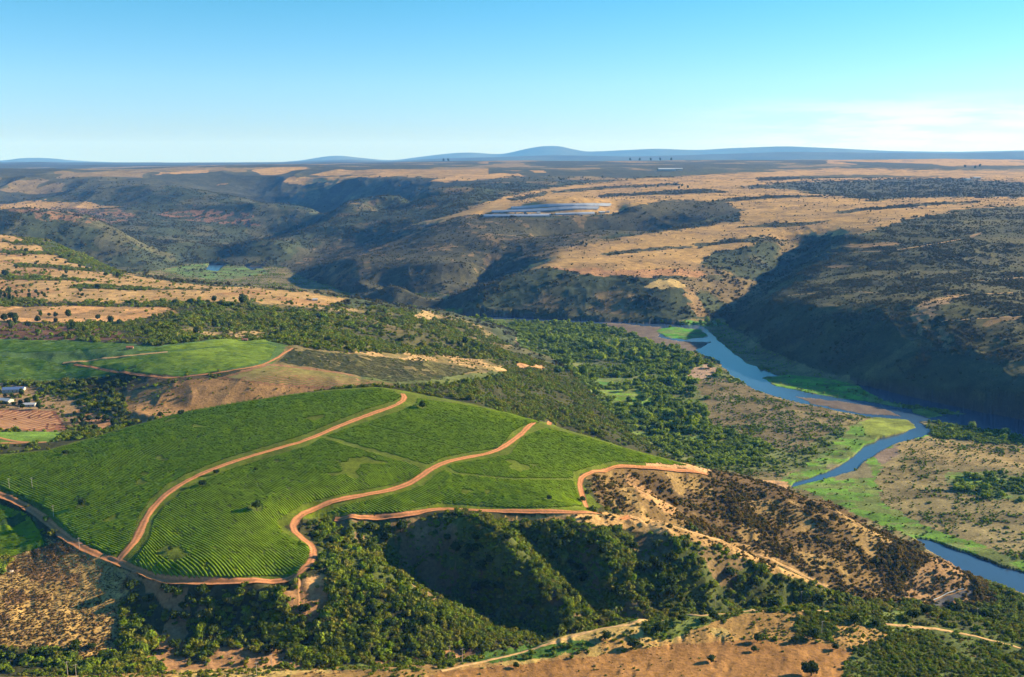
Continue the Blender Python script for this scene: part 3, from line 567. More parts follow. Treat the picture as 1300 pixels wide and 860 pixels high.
# ---------------------------------------------------------------- dirt roads
rng = np.random.default_rng(5); random.seed(5)
RM = simple('dirt_road', (.42,.19,.085), .95, .22, .5, .05); PM = simple('pale_track', (.52,.33,.15), .95, .25, .5, .05); AM = simple('asphalt', (.07,.07,.072), .9, .2, .8, .2)
for m_ in (RM, PM):
    nt_ = m_.node_tree; b_ = nt_.nodes['Principled BSDF']; src = b_.inputs['Base Color'].links[0].from_socket
    at_ = nt_.nodes.new('ShaderNodeAttribute'); at_.attribute_name = 'across'; cr_ = nt_.nodes.new('ShaderNodeValToRGB'); E = cr_.color_ramp.elements
    E[0].position = 0; E[0].color = (.72,.80,.72,1); E[1].position = 1; E[1].color = (.62,.72,.55,1)
    for q_, c_ in ((.22, (.95,.92,.9,1)), (.42, (1.22,1.15,1.1,1)), (.62, (1.2,1.13,1.08,1)), (.82, (.88,.88,.85,1))): el_ = E.new(q_); el_.color = c_
    mu_ = nt_.nodes.new('ShaderNodeVectorMath'); mu_.operation = 'MULTIPLY'; nt_.links.new(at_.outputs['Fac'], cr_.inputs['Fac']); nt_.links.new(src, mu_.inputs[0]); nt_.links.new(cr_.outputs['Color'], mu_.inputs[1]); nt_.links.new(mu_.outputs[0], b_.inputs['Base Color'])
def wpath(px, step=2.5, yr=(450, 30000)):
    P = []
    for (u0, v0), (u1, v1) in zip(px[:-1], px[1:]):
        n = max(1, int(math.hypot(u1-u0, v1-v0)/10))
        for k in range(n): P.append(hit(u0+(u1-u0)*k/n, v0+(v1-v0)*k/n, *yr)[:2])
    P.append(hit(*px[-1], *yr)[:2]); P = np.array(P)
    for _ in range(3):
        Q = P.copy(); Q[1:-1] = (P[:-2]+2*P[1:-1]+P[2:])/4; P = Q
    d = np.r_[0, np.cumsum(np.hypot(*np.diff(P, axis=0).T))]; t = np.arange(0, d[-1], step)
    return np.stack([np.interp(t, d, P[:, 0]), np.interp(t, d, P[:, 1])], 1)
def ribbon(name, px, width, mat, label, yr=(450, 30000), lift=.3, step=2.5):
    P = wpath(px, step, yr)
    if len(P) < 3: return None
    T = np.gradient(P, axis=0); T /= np.linalg.norm(T, axis=1)[:, None]+1e-9; N = np.stack([-T[:, 1], T[:, 0]], 1)
    wv = width*(.68+.55*fbm(P[:, 0]/14, P[:, 1]/14, 7, 3)); k = 7; V = []
    for j in range(k):
        s = (j/(k-1)-.5); e = (fbm(P[:, 0]/3+9*j, P[:, 1]/3, 8, 2)-.5)*1.0*(abs(s) > .4)
        q = P+N*(s*wv+e)[:, None]; V.append(np.c_[q, hgt(q[:, 0], q[:, 1])+lift-(abs(s) > .45)*.35])
    V = np.stack(V, 1); n = len(P); V[:, :, 2] = np.maximum(V[:, :, 2], V[:, :, 2].mean(1, keepdims=True)-.4)
    ix = np.arange(n*k).reshape(n, k); q = np.stack([ix[:-1, :-1], ix[:-1, 1:], ix[1:, 1:], ix[1:, :-1]], -1).reshape(-1, 4)
    o = mesh_obj(name, V.reshape(-1, 3), q[:, ::-1].copy(), mat, smooth=True); qa = o.data.attributes.new('across', 'FLOAT', 'POINT'); qa.data.foreach_set('value', np.tile(np.abs(np.linspace(-1, 1, k)), n).astype(np.float32)); tag(o, label, 'road', kind='structure'); return o
R2 = [(150,712),(163,702),(174,688),(180,668),(186,652),(200,637),(220,620),(250,604),(290,588),(340,573),(390,559),(430,541),(470,526),(505,515),(517,510),(520,505),(511,500)]
R3 = [(130,707),(150,713),(180,730),(205,738),(250,740),(300,739),(360,737),(385,733),(395,718),(405,700),(395,688),(370,675),(360,667),(375,656),(400,644),(440,633),(500,622),(530,611),(545,595),(570,585),(610,578),(640,572),(650,558),(662,547),(690,541),(698,536)]
R4 = [(425,660),(470,657),(510,658),(530,651),(560,645),(600,648),(660,650),(720,650),(745,652),(800,656)]
R5 = [(745,645),(738,625),(731,606),(760,598),(780,591),(830,595),(880,599),(900,603)]
yv = (600, 1300)
ribbon('dirt_road', R2, 7, RM, 'red dirt road climbing through the middle of the vineyards', yv)
ribbon('dirt_road', R3, 6.5, RM, 'winding red dirt road round the near vineyard blocks', yv)
ribbon('dirt_road', [(-60,612),(0,627),(30,640),(55,656),(70,673),(100,695),(130,707)], 7, RM, 'sunken dirt road along the left vineyard edge', yv)
ribbon('dirt_road', R4, 6, RM, 'dirt road along the lower vineyard edge above the ravine', yv)
ribbon('dirt_road', R5, 5.5, RM, 'dirt road hooking round the right vineyard corner', yv)
ribbon('dirt_path', [(800,656),(840,665),(880,676),(960,703),(1010,725),(1052,748)], 3.5, PM, 'pale path running down the golden ridge', (600, 1000))
for px, lab in [([(80,461),(130,456),(170,451),(215,447)], 'pale track between the far green fields'), ([(200,481),(250,477),(300,470),(345,462),(352,452),(372,442)], 'track curving beside the fallow field'),
                ([(95,463),(150,473),(205,479)], 'thin track below the far green field'), ([(-60,548),(0,556),(40,565),(62,571)], 'dirt track below the small striped orchard'), ([(-60,578),(0,572),(40,571),(60,571)], 'dirt track at the back corner of the vineyard')]:
    ribbon('dirt_track', px, 5, PM if 'pale' in lab else RM, lab, (950, 1700))
for px, lab in [([(1125,793),(1200,800),(1250,811),(1300,824),(1380,845)], 'pale dirt track at the lower right corner'), ([(560,852),(650,832),(700,817),(760,799),(850,786),(960,776),(1060,776)], 'faint track along the rim of the near shelf')]:
    ribbon('dirt_track', px, 3.2, PM, lab, (450, 720), step=1.5)
for px in [[(1055,316),(1100,314),(1145,309)], [(1035,326),(1065,322),(1140,318),(1220,304)], [(1190,410),(1250,404),(1320,402)], [(1000,376),(1060,370),(1120,372)], [(1180,385),(1215,375),(1290,372)], [(1210,352),(1250,358),(1300,352)]]:
    ribbon('hill_track', px, 5, PM, 'faint track crossing the scrub slope beyond the river', (1700, 5000), .6, 8)
def earth(px, lab, yr, mat=PM, w=7): ribbon('earth_bank', px, w, mat, lab, yr, .4, 3)
# ---------------------------------------------------------------- vineyards: every block one object of leafy rows
VM = simple('vine_leaves', (.135,.205,.005), .9, .30, .12, .02); VM2 = simple('far_vine_leaves', (.17,.25,.025), .8, .25, .06, .15); VM3 = simple('young_rows', (.21,.19,.065), .85, .3, .1, .1)
def wpoly(px, yr=(600, 1700)):
    out = []
    for (u0, v0), (u1, v1) in zip(px, px[1:]+px[:1]):
        n = max(1, int(math.hypot(u1-u0, v1-v0)/12))
        for k in range(n): out.append(hit(u0+(u1-u0)*k/n, v0+(v1-v0)*k/n, *yr)[:2])
    return np.array(out)
p0 = np.array(hit(415, 554)[:2]); p1 = np.array(hit(538, 592)[:2]); VDIR = (p1-p0)/np.linalg.norm(p1-p0)
def vines(px, label, d=VDIR, sp=2.15, wid=1.65, hh=.85, mat=VM, yr=(600, 1300), gaps=(), step=1.3, clear=()):
    P = wpoly(px, yr); d = np.array(d)/np.hypot(*d); nrm = np.array([-d[1], d[0]])
    s = P@d; t = P@nrm; S_ = np.arange(s.min(), s.max(), step); T_ = np.arange(t.min(), t.max(), sp)
    SS, TT = np.meshgrid(S_, T_); wob = (fbm(SS/60, TT/60, 12, 2)-.5)*10
    x = SS*d[0]+(TT+wob)*nrm[0]; y = SS*d[1]+(TT+wob)*nrm[1]
    ins = inpoly(x, y, P)
    miss = (vnoise(x/1.5, y/1.5, 77) < .11) | (fbm(x/30, y/30, 78, 3) < .22)
    ins &= ~miss
    for (ga, gb, gw) in gaps:
        ga = np.array(hit(*ga)[:2]); gb = np.array(hit(*gb)[:2]); ab = gb-ga; L_ = np.hypot(*ab); ab /= L_
        al = (x-ga[0])*ab[0]+(y-ga[1])*ab[1]; pe = np.abs(-(x-ga[0])*ab[1]+(y-ga[1])*ab[0]); ins &= ~((pe < gw) & (al > 0) & (al < L_))
    for (u, v, r) in clear:
        c = hit(u, v); ins &= np.hypot(x-c[0], (y-c[1])) > r*(.7+.6*vnoise(x/3, y/3, 5))
    z = hgt(x, y); prof = [(-.5, -.3), (-.46, .55), (-.18, 1), (.2, .97), (.48, .5), (.5, -.3)]
    V = []
    for j, (a, b_) in enumerate(prof):
        r1 = .75+.5*vnoise(x/1.1+j*7.7, y/1.1, 20+j); r2 = .66+.68*vnoise(x/1.3+j*3.1, y/1.3, 40+j)
        off = a*wid*r1; V.append(np.stack([x+nrm[0]*off, y+nrm[1]*off, z+(b_*hh*r2 if b_ > 0 else b_)], -1))
    V = np.stack(V, 2); k = len(prof); R, C = ins.shape
    ix = np.arange(R*C*k).reshape(R, C, k); m = ins[:, :-1] & ins[:, 1:]
    q = np.stack([ix[:, :-1, :-1], ix[:, 1:, :-1], ix[:, 1:, 1:], ix[:, :-1, 1:]], -1)[m].reshape(-1, 4)
    used = np.zeros(R*C*k, bool); used[q.ravel()] = True; rem = np.cumsum(used)-1
    o = mesh_obj('vineyard', V.reshape(-1, 3)[used], rem[q], mat, smooth=False); tag(o, label, 'vineyard', kind='stuff'); return o
clr = [(105,642,5),(275,601,4),(257,615,4),(325,645,6),(84,577,4),(215,699,9),(228,704,7),(697,634,4),(738,637,4),(537,517,6),(352,586,3)]
vines([(-90,585),(0,579),(60,573),(100,562),(160,544),(240,523),(310,511),(370,502),(430,496),(480,493),(500,497),(510,504),(500,510),(465,520),(425,536),(385,553),(335,568),(285,583),(245,599),(213,615),(194,632),(179,651),(172,672),(164,690),(152,703),(140,704),(120,697),(95,680),(75,660),(60,645),(30,630),(0,618),(-90,603)],
      'large green vineyard block left of the climbing dirt road', clear=clr, gaps=[((100,575),(560,490),0.0)])
vines([(530,506),(600,516),(650,526),(684,537),(665,541),(650,549),(640,562),(632,570),(600,574),(565,581),(545,590.5),(415,553.5),(440,544),(480,531),(510,521),(528,513)],
      'upper green vineyard block on the crest between both roads', clear=clr, gaps=[((470,540),(600,575),1.2)])
vines([(408,556.5),(533,592.5),(534,602),(525,607),(498,616),(440,627),(400,637),(370,650),(352,663),(360,677),(385,690),(395,700),(386,717),(378,730),(300,734),(240,735),(200,731),(168,716),(178,703),(190,684),(195,660),(210,643),(230,626),(255,611),(295,595),(345,580),(392,566)],
      'near green vineyard block between the two dirt roads, with a bare patch', clear=clr, d=VDIR*.9+np.array([.1,-.25]))
vines([(662,556),(678,549),(694,544),(750,557),(800,572),(850,585),(876,592),(830,589),(780,586),(755,592),(728,600),(730,608),(650,607.5),(584,600.5),(566,592),(580,588),(612,583),(648,577)],
      'far right green vineyard block sloping to the valley edge', clear=clr, d=VDIR*.8+np.array([.2,-.05]))
vines([(578,602),(648,609),(728,609.5),(733,625),(740,643),(700,645),(640,645),(560,639),(530,645),(512,651),(440,652),(412,652),(442,640),(500,628),(538,616),(552,603),(562,597)],
      'narrow green vineyard block just above the ravine', clear=clr, d=VDIR*.8+np.array([.2,-.05]))
vines([(-90,628),(0,640),(35,652),(50,672),(58,692),(30,702),(0,712),(-90,716)], 'small shaded vineyard block at the left edge below the sunken road', d=(1, .1))
fs = dict(mat=VM2, yr=(1000, 1750), sp=3.2, wid=1.9, step=2.6)
vines([(-90,434),(0,432),(80,433),(155,437),(150,441),(90,446),(0,448),(-90,449)], 'far strip of green rows below the golden pasture', d=(1,.05), **fs)
vines([(-90,453),(0,453),(50,456),(78,463),(140,472),(118,478),(60,481),(0,487),(-90,492)], 'far green field above the white farmhouses', d=(1,.15), **fs)
vines([(96,462),(200,450),(300,439),(340,437),(352,441),(342,459),(300,467),(228,479),(160,471)], 'far pale green field of rows behind the orange slope', d=(1,.3), **fs)
vines([(172,446),(230,438),(290,430),(330,432),(345,435),(200,447)], 'thin far green strip on the hill crest', d=(1,.3), **fs)
fs.update(mat=VM3, wid=1.2, hh=.8) if False else None
fs2 = dict(mat=VM3, yr=(1000, 1750), sp=3.6, wid=1.1, hh=.8, step=2.6)
vines([(372,442),(420,448),(480,453),(550,460),(610,470),(560,482),(500,486),(440,474),(352,460)], 'thin young vine rows on the fallow brown field', d=(1,-.4), **fs2)
vines([(285,480),(342,464),(400,471),(440,476),(475,486),(420,492),(350,488)], 'sparse olive rows on the brown triangular field', d=(1,.5), **fs2)
vines([(0,522),(66,523),(80,543),(40,546),(0,546),(-80,546),(-80,521)], 'small striped orchard of bare brown rows by the farmhouses', d=(.32,1), mat=simple('bare_rows', (.17,.10,.055), .9, .2, .1), yr=(950, 1350), sp=8, wid=2.6, hh=1.0, step=2.5)
# ---------------------------------------------------------------- leaves and trees
def translucent(nt, b, col, f=.32):
    t = nt.nodes.new('ShaderNodeBsdfTranslucent'); mx_ = nt.nodes.new('ShaderNodeMixShader'); mx_.inputs[0].default_value = f; nt.links.new(col, t.inputs['Color'])
    nt.links.new(b.outputs[0], mx_.inputs[1]); nt.links.new(t.outputs[0], mx_.inputs[2]); nt.links.new(mx_.outputs[0], nt.nodes['Material Output'].inputs['Surface'])
def leafmat(name, cols, hi=.04):
    m, nt, b = newmat(name); b.inputs['Roughness'].default_value = .7; b.inputs['Specular IOR Level'].default_value = hi
    oi = nt.nodes.new('ShaderNodeObjectInfo'); cr = nt.nodes.new('ShaderNodeValToRGB'); cr.color_ramp.interpolation = 'LINEAR'
    els = cr.color_ramp.elements
    while len(els) < len(cols): els.new(.5)
    for i, c in enumerate(cols): els[i].position = i/(len(cols)-1); els[i].color = (*c, 1)
    tc = nt.nodes.new('ShaderNodeTexCoord'); n = nt.nodes.new('ShaderNodeTexNoise'); n.inputs['Scale'].default_value = 1.6; n.inputs['Detail'].default_value = 3
    r = nt.nodes.new('ShaderNodeMapRange'); r.inputs['From Min'].default_value = .3; r.inputs['From Max'].default_value = .7; r.inputs['To Min'].default_value = .65; r.inputs['To Max'].default_value = 1.4
    mu = nt.nodes.new('ShaderNodeVectorMath'); mu.operation = 'SCALE'; L = nt.links.new
    L(oi.outputs['Random'], cr.inputs['Fac']); L(tc.outputs['Object'], n.inputs['Vector']); L(n.outputs['Fac'], r.inputs['Value']); L(cr.outputs['Color'], mu.inputs[0]); L(r.outputs['Result'], mu.inputs['Scale']); L(mu.outputs['Vector'], b.inputs['Base Color'])
    translucent(nt, b, mu.outputs['Vector'])
    return m
LM_SHRUB = leafmat('scrub_leaves', [(0.066,0.104,0.007),(0.143,0.201,0.012),(0.187,0.189,0.020),(0.165,0.256,0.013),(0.209,0.189,0.026),(0.088,0.134,0.009),(0.165,0.232,.016)])
LM_DRY = leafmat('dry_leaves', [(.17,.11,0.020),(.09,.10,0.013),(.22,.14,0.027),(.07,.09,0.010),(.27,.17,0.032),(.11,.095,0.016)])
LM_WOOD = leafmat('valley_leaves', [(0.123,0.174,0.011),(0.213,0.291,0.016),(0.112,0.179,0.013),(0.269,0.347,0.020),(0.146,0.224,0.013),(0.084,0.134,0.011)])
LM_BANK = leafmat('slope_leaves', [(.050,.060,.022),(.07,.08,.028),(.10,.09,.036),(.065,.085,.028),(.12,.10,.045)])
LM_TUS = leafmat('tussock_leaves', [(.22,.13,.05),(.10,.07,.03),(.32,.19,.07),(.16,.11,.04),(.07,.06,.025)])
LM_TREE = leafmat('tree_leaves', [(.028,.048,0.006),(.045,.075,0.007),(.038,.060,0.008)])
BARK = simple('bark', (.10,.07,.05), .9, .3, 3)
def crown_mesh(seed, leaves=140, lobes=6, tall=1.0, card=.34, spread=.55):
    """Unit crown (radius about 1, base at 0): uneven lobes with an inner core and leaf clumps through the outer volume."""
    r = np.random.default_rng(seed); V = []; Fc = []
    L_ = [(0, 0, .55*tall, .62)]
    for i in range(lobes):
        a = r.uniform(0, 6.28); d = spread*math.sqrt(r.uniform(.1, 1)); L_.append((d*math.cos(a), d*math.sin(a), tall*r.uniform(.3, .85), r.uniform(.28, .5)))
    import bmesh
    for (cx, cy, cz, rad) in L_:
        bm = bmesh.new(); bmesh.ops.create_icosphere(bm, subdivisions=1, radius=1); base = len(V)
        for v in bm.verts:
            k = rad*.80*r.uniform(.75, 1.15); V.append((cx+v.co.x*k, cy+v.co.y*k, max(-.05, cz+v.co.z*k*(.6+.4*tall))))
        Fc += [[base+v.index for v in f.verts] for f in bm.faces]; bm.free()
    for i in range(leaves):
        cx, cy, cz, rad = L_[r.integers(len(L_))]; n = r.normal(size=3); n[2] = abs(n[2])*.9-.25; n /= np.linalg.norm(n)
        c = np.array([cx, cy, cz])+n*rad*r.uniform(.78, 1.12)*np.array([1, 1, .6+.4*tall]); c[2] = max(.02, c[2])
        n2 = n+r.normal(size=3)*.55; n2 /= np.linalg.norm(n2); t = np.cross(n2, r.normal(size=3)); t /= np.linalg.norm(t); bt = np.cross(n2, t); s = card*r.uniform(.5, 1)
        base = len(V)
        for (p, q_) in ((-.5,-.35),(.1,-.5),(.5,.1),(.1,.5),(-.45,.3)): V.append(tuple(c+t*p*s*r.uniform(.8,1.2)+bt*q_*s+n2*r.uniform(-.08,.08)*s))
        Fc.append([base+j for j in range(5)])
    return V, Fc
def trunk_mesh(seed, h=1.0, rad=.06, limbs=3, spread=.45):
    r = np.random.default_rng(seed); V = []; Fc = []
    def tube(pts, rr, n=7):
        base = len(V)
        for p, ra in zip(pts, rr):
            for k in range(n): V.append((p[0]+ra*math.cos(6.283*k/n), p[1]+ra*math.sin(6.283*k/n), p[2]))
        for i in range(len(pts)-1):
            for k in range(n): Fc.append([base+i*n+k, base+i*n+(k+1)%n, base+(i+1)*n+(k+1)%n, base+(i+1)*n+k])
    tube([(0,0,-.25),(.02,.01,h*.25),(.03,-.01,h*.55),(.0,.0,h*.95)], [rad*1.3, rad, rad*.7, rad*.2])
    for i in range(limbs):
        a = 6.283*i/limbs+r.uniform(0, .8); z0 = h*r.uniform(.25, .45)
        tube([(0,0,z0),(spread*.5*math.cos(a), spread*.5*math.sin(a), z0+h*.16),(spread*math.cos(a), spread*math.sin(a), z0+h*.33)], [rad*.6, rad*.42, rad*.12])
    return V, Fc
def proto_collection(name, mat, seeds, **kw):
    c = bpy.data.collections.new(name)
    for s in seeds:
        V, Fc = crown_mesh(s, **kw); me = bpy.data.meshes.new(name+'_plant'); me.from_pydata(V, [], Fc); me.materials.append(mat)
        o = bpy.data.objects.new(name+'_plant', me); c.objects.link(o)
    return c
def gn(coll):
    g = bpy.data.node_groups.new('scatter_'+coll.name, 'GeometryNodeTree')
    g.interface.new_socket('Geometry', in_out='INPUT', socket_type='NodeSocketGeometry'); g.interface.new_socket('Geometry', in_out='OUTPUT', socket_type='NodeSocketGeometry')
    N = g.nodes.new; L = g.links.new; gi = N('NodeGroupInput'); go = N('NodeGroupOutput'); ip = N('GeometryNodeInstanceOnPoints'); ci = N('GeometryNodeCollectionInfo')
    ci.inputs['Collection'].default_value = coll; ci.inputs['Separate Children'].default_value = True; ci.inputs['Reset Children'].default_value = True
    ip.inputs['Pick Instance'].default_value = True
    def attr(nm, ty):
        a = N('GeometryNodeInputNamedAttribute'); a.data_type = ty; a.inputs['Name'].default_value = nm; return a.outputs['Attribute']
    L(gi.outputs[0], ip.inputs['Points']); L(ci.outputs[0], ip.inputs['Instance']); L(attr('size', 'FLOAT_VECTOR'), ip.inputs['Scale']); L(attr('turn', 'FLOAT_VECTOR'), ip.inputs['Rotation'])
    L(attr('pick', 'INT'), ip.inputs['Instance Index']); L(ip.outputs[0], go.inputs[0]); return g
KW = dict(leaves=110, lobes=5, tall=.85, card=.36)
GS = {1: gn(proto_collection('scrub', LM_SHRUB, range(8), **KW)), 3: gn(proto_collection('woods', LM_WOOD, range(20, 27), leaves=120, lobes=6, tall=1.25, card=.34)),
      4: gn(proto_collection('slope', LM_BANK, range(40, 45), leaves=40, lobes=4, tall=.8, card=.45)), 6: gn(proto_collection('dry', LM_DRY, range(60, 66), **KW)), 7: gn(proto_collection('tussock', LM_TUS, range(80, 85), leaves=60, lobes=4, tall=.8, card=.4))}
GS[2] = GS[1]; GS[5] = GS[4]
dA = A[1]-A[0]; dy = np.gradient(yy1); AREA = (YY*dA*dy[:, None]).astype(np.float32)
def scatter(mask, dens, g, label, name, size=(.6, 1.35), seed=1, hs=1.0, cat='scrub'):
    r = np.random.default_rng(seed); ex = np.where(mask, dens*AREA, 0); n = r.poisson(ex); ii = np.repeat(np.arange(ex.size), n.ravel()); j, i = ii//NA, ii % NA
    a = A[i]+(r.random(len(ii))-.5)*dA; y = yy1[j]+(r.random(len(ii))-.5)*dy[j]; x = a*y
    s = SIZ[j, i]*r.uniform(size[0], size[1], len(ii))*np.minimum(1.65, np.exp(r.normal(0, .28, len(ii))))
    z = hgt(x, y)-.12*s
    me = bpy.data.meshes.new(name); me.vertices.add(len(x)); me.vertices.foreach_set('co', np.stack([x, y, z], -1).astype(np.float32).ravel())
    def at(nm, ty, arr, key='value'): q_ = me.attributes.new(nm, ty, 'POINT'); q_.data.foreach_set(key, arr.ravel())
    at('size', 'FLOAT_VECTOR', (np.stack([s*r.uniform(.85,1.2,len(s)), s*r.uniform(.85,1.2,len(s)), s*hs*r.uniform(.75,1.25,len(s))], -1)).astype(np.float32), 'vector')
    at('turn', 'FLOAT_VECTOR', np.stack([r.normal(0,.08,len(s)), r.normal(0,.08,len(s)), r.uniform(0,6.283,len(s))], -1).astype(np.float32), 'vector'); at('pick', 'INT', r.integers(0, 60, len(s)).astype(np.int32))
    o = bpy.data.objects.new(name, me); SC.objects.link(o); md = o.modifiers.new('scatter', 'NODES'); md.node_group = g; tag(o, label, cat, kind='stuff')
    open('/tmp/counts.txt','a').write(f'{name} {len(x)}\n'); return o
# keep plants off roads: mark cells near the road ribbons
road = np.zeros(H.shape, bool)
for o in [o for o in SC.objects if o.name.startswith(('dirt_', 'earth'))]:
    v = np.empty(len(o.data.vertices)*3, np.float32); o.data.vertices.foreach_get('co', v); v = v.reshape(-1, 3)
    for oa in (-.0022, 0, .0022):
        for ob in (-.004, 0, .004):
            ta = np.clip(np.round((v[:, 0]/v[:, 1]+oa-A[0])/dA).astype(int), 0, NA-1); tb = np.clip(np.round(np.interp(np.log(v[:, 1])+ob, BB, np.arange(NB))).astype(int), 0, NB-1); road[tb, ta] = True
DEN[road] = 0
inview = (np.abs(AA) < .62)
clump = np.clip((fbm(XX/16, YY/16, 201, 2)-.18)*4.5, .25, 2.6)*np.clip((fbm(XX/60, YY/60, 203, 2)-.28)*5, .25, 2.2)
NEARV = inview & (YY < 5200)
scatter(inview & (ZON == 1) & (YY >= 605) & (YY < 900), DEN*np.maximum(clump, .45)*1.7, GS[1], 'dense dark scrub filling the ravine below the vineyards', 'ravine_scrub', seed=11, size=(.55, 1.5))
scatter(inview & (ZON == 1) & (YY > 430) & (YY < 605), DEN*clump*1.3, GS[1], 'low bushes dotted over the near shelf', 'shelf_scrub', seed=12)
scatter(inview & (ZON == 2) & (YY < 3400), DEN*clump*1.5, GS[2], 'dark scrub covering the plateau behind the vineyards', 'plateau_scrub', seed=13)
scatter(inview & (ZON == 3) & (DEN > .0105) & (SIZ > 3), DEN*np.clip((fbm(XX/34, YY/22, 401, 3)-.44)*9, 0, 2.4)*1.0, GS[3], 'bright green woods on the flood plain', 'valley_woods', seed=14, size=(.5, 1.5), cat='woods')
scatter(inview & (ZON == 3) & ~((DEN > .0105) & (SIZ > 3)), DEN*clump*2.0, GS[3], 'small bushes dotted over the gravel flats by the river', 'riverside_scrub', seed=15, hs=.8)
scatter(inview & (ZON == 4), DEN*clump*np.where(YY > 3000, .6, 1.3), GS[4], 'grey green scrub on the long slope beyond the river', 'slope_scrub', seed=16)
scatter(inview & (ZON == 5) & (YY < 7500), DEN*clump*np.where(YY > 5500, .6, 1), GS[5], 'sparse scrub on the far valley hills', 'hill_scrub', seed=17)
scatter(inview & (ZON == 6), DEN*clump*2.2, GS[6], 'brown dry bushes on the hillside above the river', 'dry_scrub', seed=18)
scatter(inview & (ZON == 7), DEN*2.6, GS[7], 'dry golden tussocks on the lower left slope', 'tussock_grass', seed=19, hs=.7, cat='tussocks')
tus = fsm & inview & ~road & (YY > 480)
scatter(tus, np.where(fbm(XX/14, YY/14, 501, 3) > .5, .10, .025)*np.where(inpoly(U0, V0, [(560,856),(740,837),(850,822),(960,816),(1040,820),(1080,835),(1060,900),(500,900)]), .25, 1)*(.9/np.maximum(SIZ, .3)), GS[7], 'dry grass tufts spread over the near shelf', 'shelf_tussocks', seed=29, size=(.3, .8), hs=.6, cat='tussocks')
# ---------------------------------------------------------------- single trees
TV = []
for s in range(4):
    V, Fc = crown_mesh(100+s, leaves=330, lobes=8, tall=1.0+.12*s, card=.24); cm = bpy.data.meshes.new('crown'); cm.from_pydata([(x, y, z+.28) for x, y, z in V], [], Fc); cm.materials.append(LM_TREE)
    V, Fc = trunk_mesh(s, 1.1); tm = bpy.data.meshes.new('trunk'); tm.from_pydata(V, [], Fc); tm.materials.append(BARK); TV.append((cm, tm))
V, Fc = crown_mesh(150, leaves=300, lobes=8, tall=2.6, card=.24, spread=.35); cm = bpy.data.meshes.new('crown'); cm.from_pydata([(x, y, z+.3) for x, y, z in V], [], Fc); cm.materials.append(LM_TREE)
V, Fc = trunk_mesh(9, 2.4); tm = bpy.data.meshes.new('trunk'); tm.from_pydata(V, [], Fc); tm.materials.append(BARK); TV.append((cm, tm))
def tree(x, y, r, name, label, cat, group=None, kind=None, hs=1.0, parts=True):
    k = random.randrange(4) if kind is None else kind; cm, tm = TV[k]; z = float(hgt(x, y)); rot = random.uniform(0, 6.28)
    if parts:
        e = bpy.data.objects.new(name, None); SC.objects.link(e); e.location = (x, y, z-.1*r); e.scale = (r, r, r*hs); e.rotation_euler = (0, 0, rot); e.empty_display_size = .5
        for nm, me in (('crown', cm), ('trunk', tm)): c = bpy.data.objects.new(nm, me); SC.objects.link(c); c.parent = e
    else:
        e = bpy.data.objects.new(name, cm); SC.objects.link(e); e.location = (x, y, z-(.75 if y > 6000 else .35)*r); e.scale = (r, r, r*hs); e.rotation_euler = (0, 0, rot)
    tag(e, label, cat, group); return e
def ptree(u, v, wpx, name, label, cat='bush', group=None, hs=.85, yr=(450, 9000), kind=None):
    x, y, z = hit(u, v, *yr); return tree(x, y, wpx/F*y/2*1.0, name, label, cat, group, kind, hs)
G1 = 'lone dark bushes standing in the vineyards'
for u, v, w_, lab, hs in [(105,644,15,'boxy dark tree alone in the left vineyard block, its shadow stretching sideways',1.1), (84,577,13,'low dark bush at the back of the left vineyard block',.7), (275,602,11,'small dark bush touching the climbing road on its right side',.8),
      (257,617,13,'dark bush just below the climbing road among vines',.8), (326,648,17,'round dark tree in the middle of the near vineyard block',1.0), (216,699,11,'small bush on the bare patch of the near vineyard block',.7), (697,635,9,'small dark tree left of the pair near the ravine vineyard edge',1.0),
      (740,637,11,'small dark bush right of the pair beside the vineyard corner',.9), (536,519,13,'dark tree just past the top bend of the climbing road',1.1), (204,530,11,'left bush of two on the upper vineyard boundary',.8), (229,527,12,'right bush of two on the upper vineyard boundary',.8), (325,598,8,'tiny bush among vines right of the climbing road',.7)]:
    ptree(u, v, w_, 'bush' if 'bush' in lab else 'tree', lab, 'bush' if 'bush' in lab else 'tree', G1, hs, (600, 1300))
G2 = 'bushes dotted over the near brown shelf'
for u, v, w_, lab in [(803,823,22,'round green bush with a long shadow on the orange edge of the shelf'), (769,813,20,'dark bush just left of the round shadowed bush'), (655,848,12,'small green bush low beside the brown field edge'), (836,803,22,'wide dark bush at the middle of the shelf hedge'), (820,806,16,'bush wedged in the left of the shelf hedge'),
      (866,790,16,'round bush under the ravine rim path'), (893,792,14,'left bush of a close pair on the shelf'), (905,786,18,'right bush of a close pair on the shelf'), (962,815,18,'bush standing where the brown field begins, right of centre'), (957,828,12,'small bush just below the bush at the field top'), (903,841,16,'low scruffy bush alone in the brown field'),
      (1032,812,22,'largest bush of the clump right of the brown field'), (1010,816,16,'bush in front of the clump right of the brown field'), (1060,825,14,'dark bush right of the brown field clump'), (1092,835,12,'narrow bush near the tree edge of the lower thicket'), (1085,792,20,'bush beside the shelf track, centre right'), (1112,795,14,'small bush right of the shelf track bush'), (1175,780,20,'tall dark bush left of the paved bend'), (1158,786,24,'broad bush below the tall dark one'), (1264,760,20,'dark bush by the river bank end'), (1030,858,34,'dark green bush cut by the bottom edge of the picture')]:
    ptree(u, v, w_, 'bush', lab, 'bush', G2, .85, (450, 760))
G3 = 'trees on the far left pasture'
ptree(309,388,17,'tree','tallest dark tree standing above the golden pasture edge','tree',G3,1.1,(1500,2500))
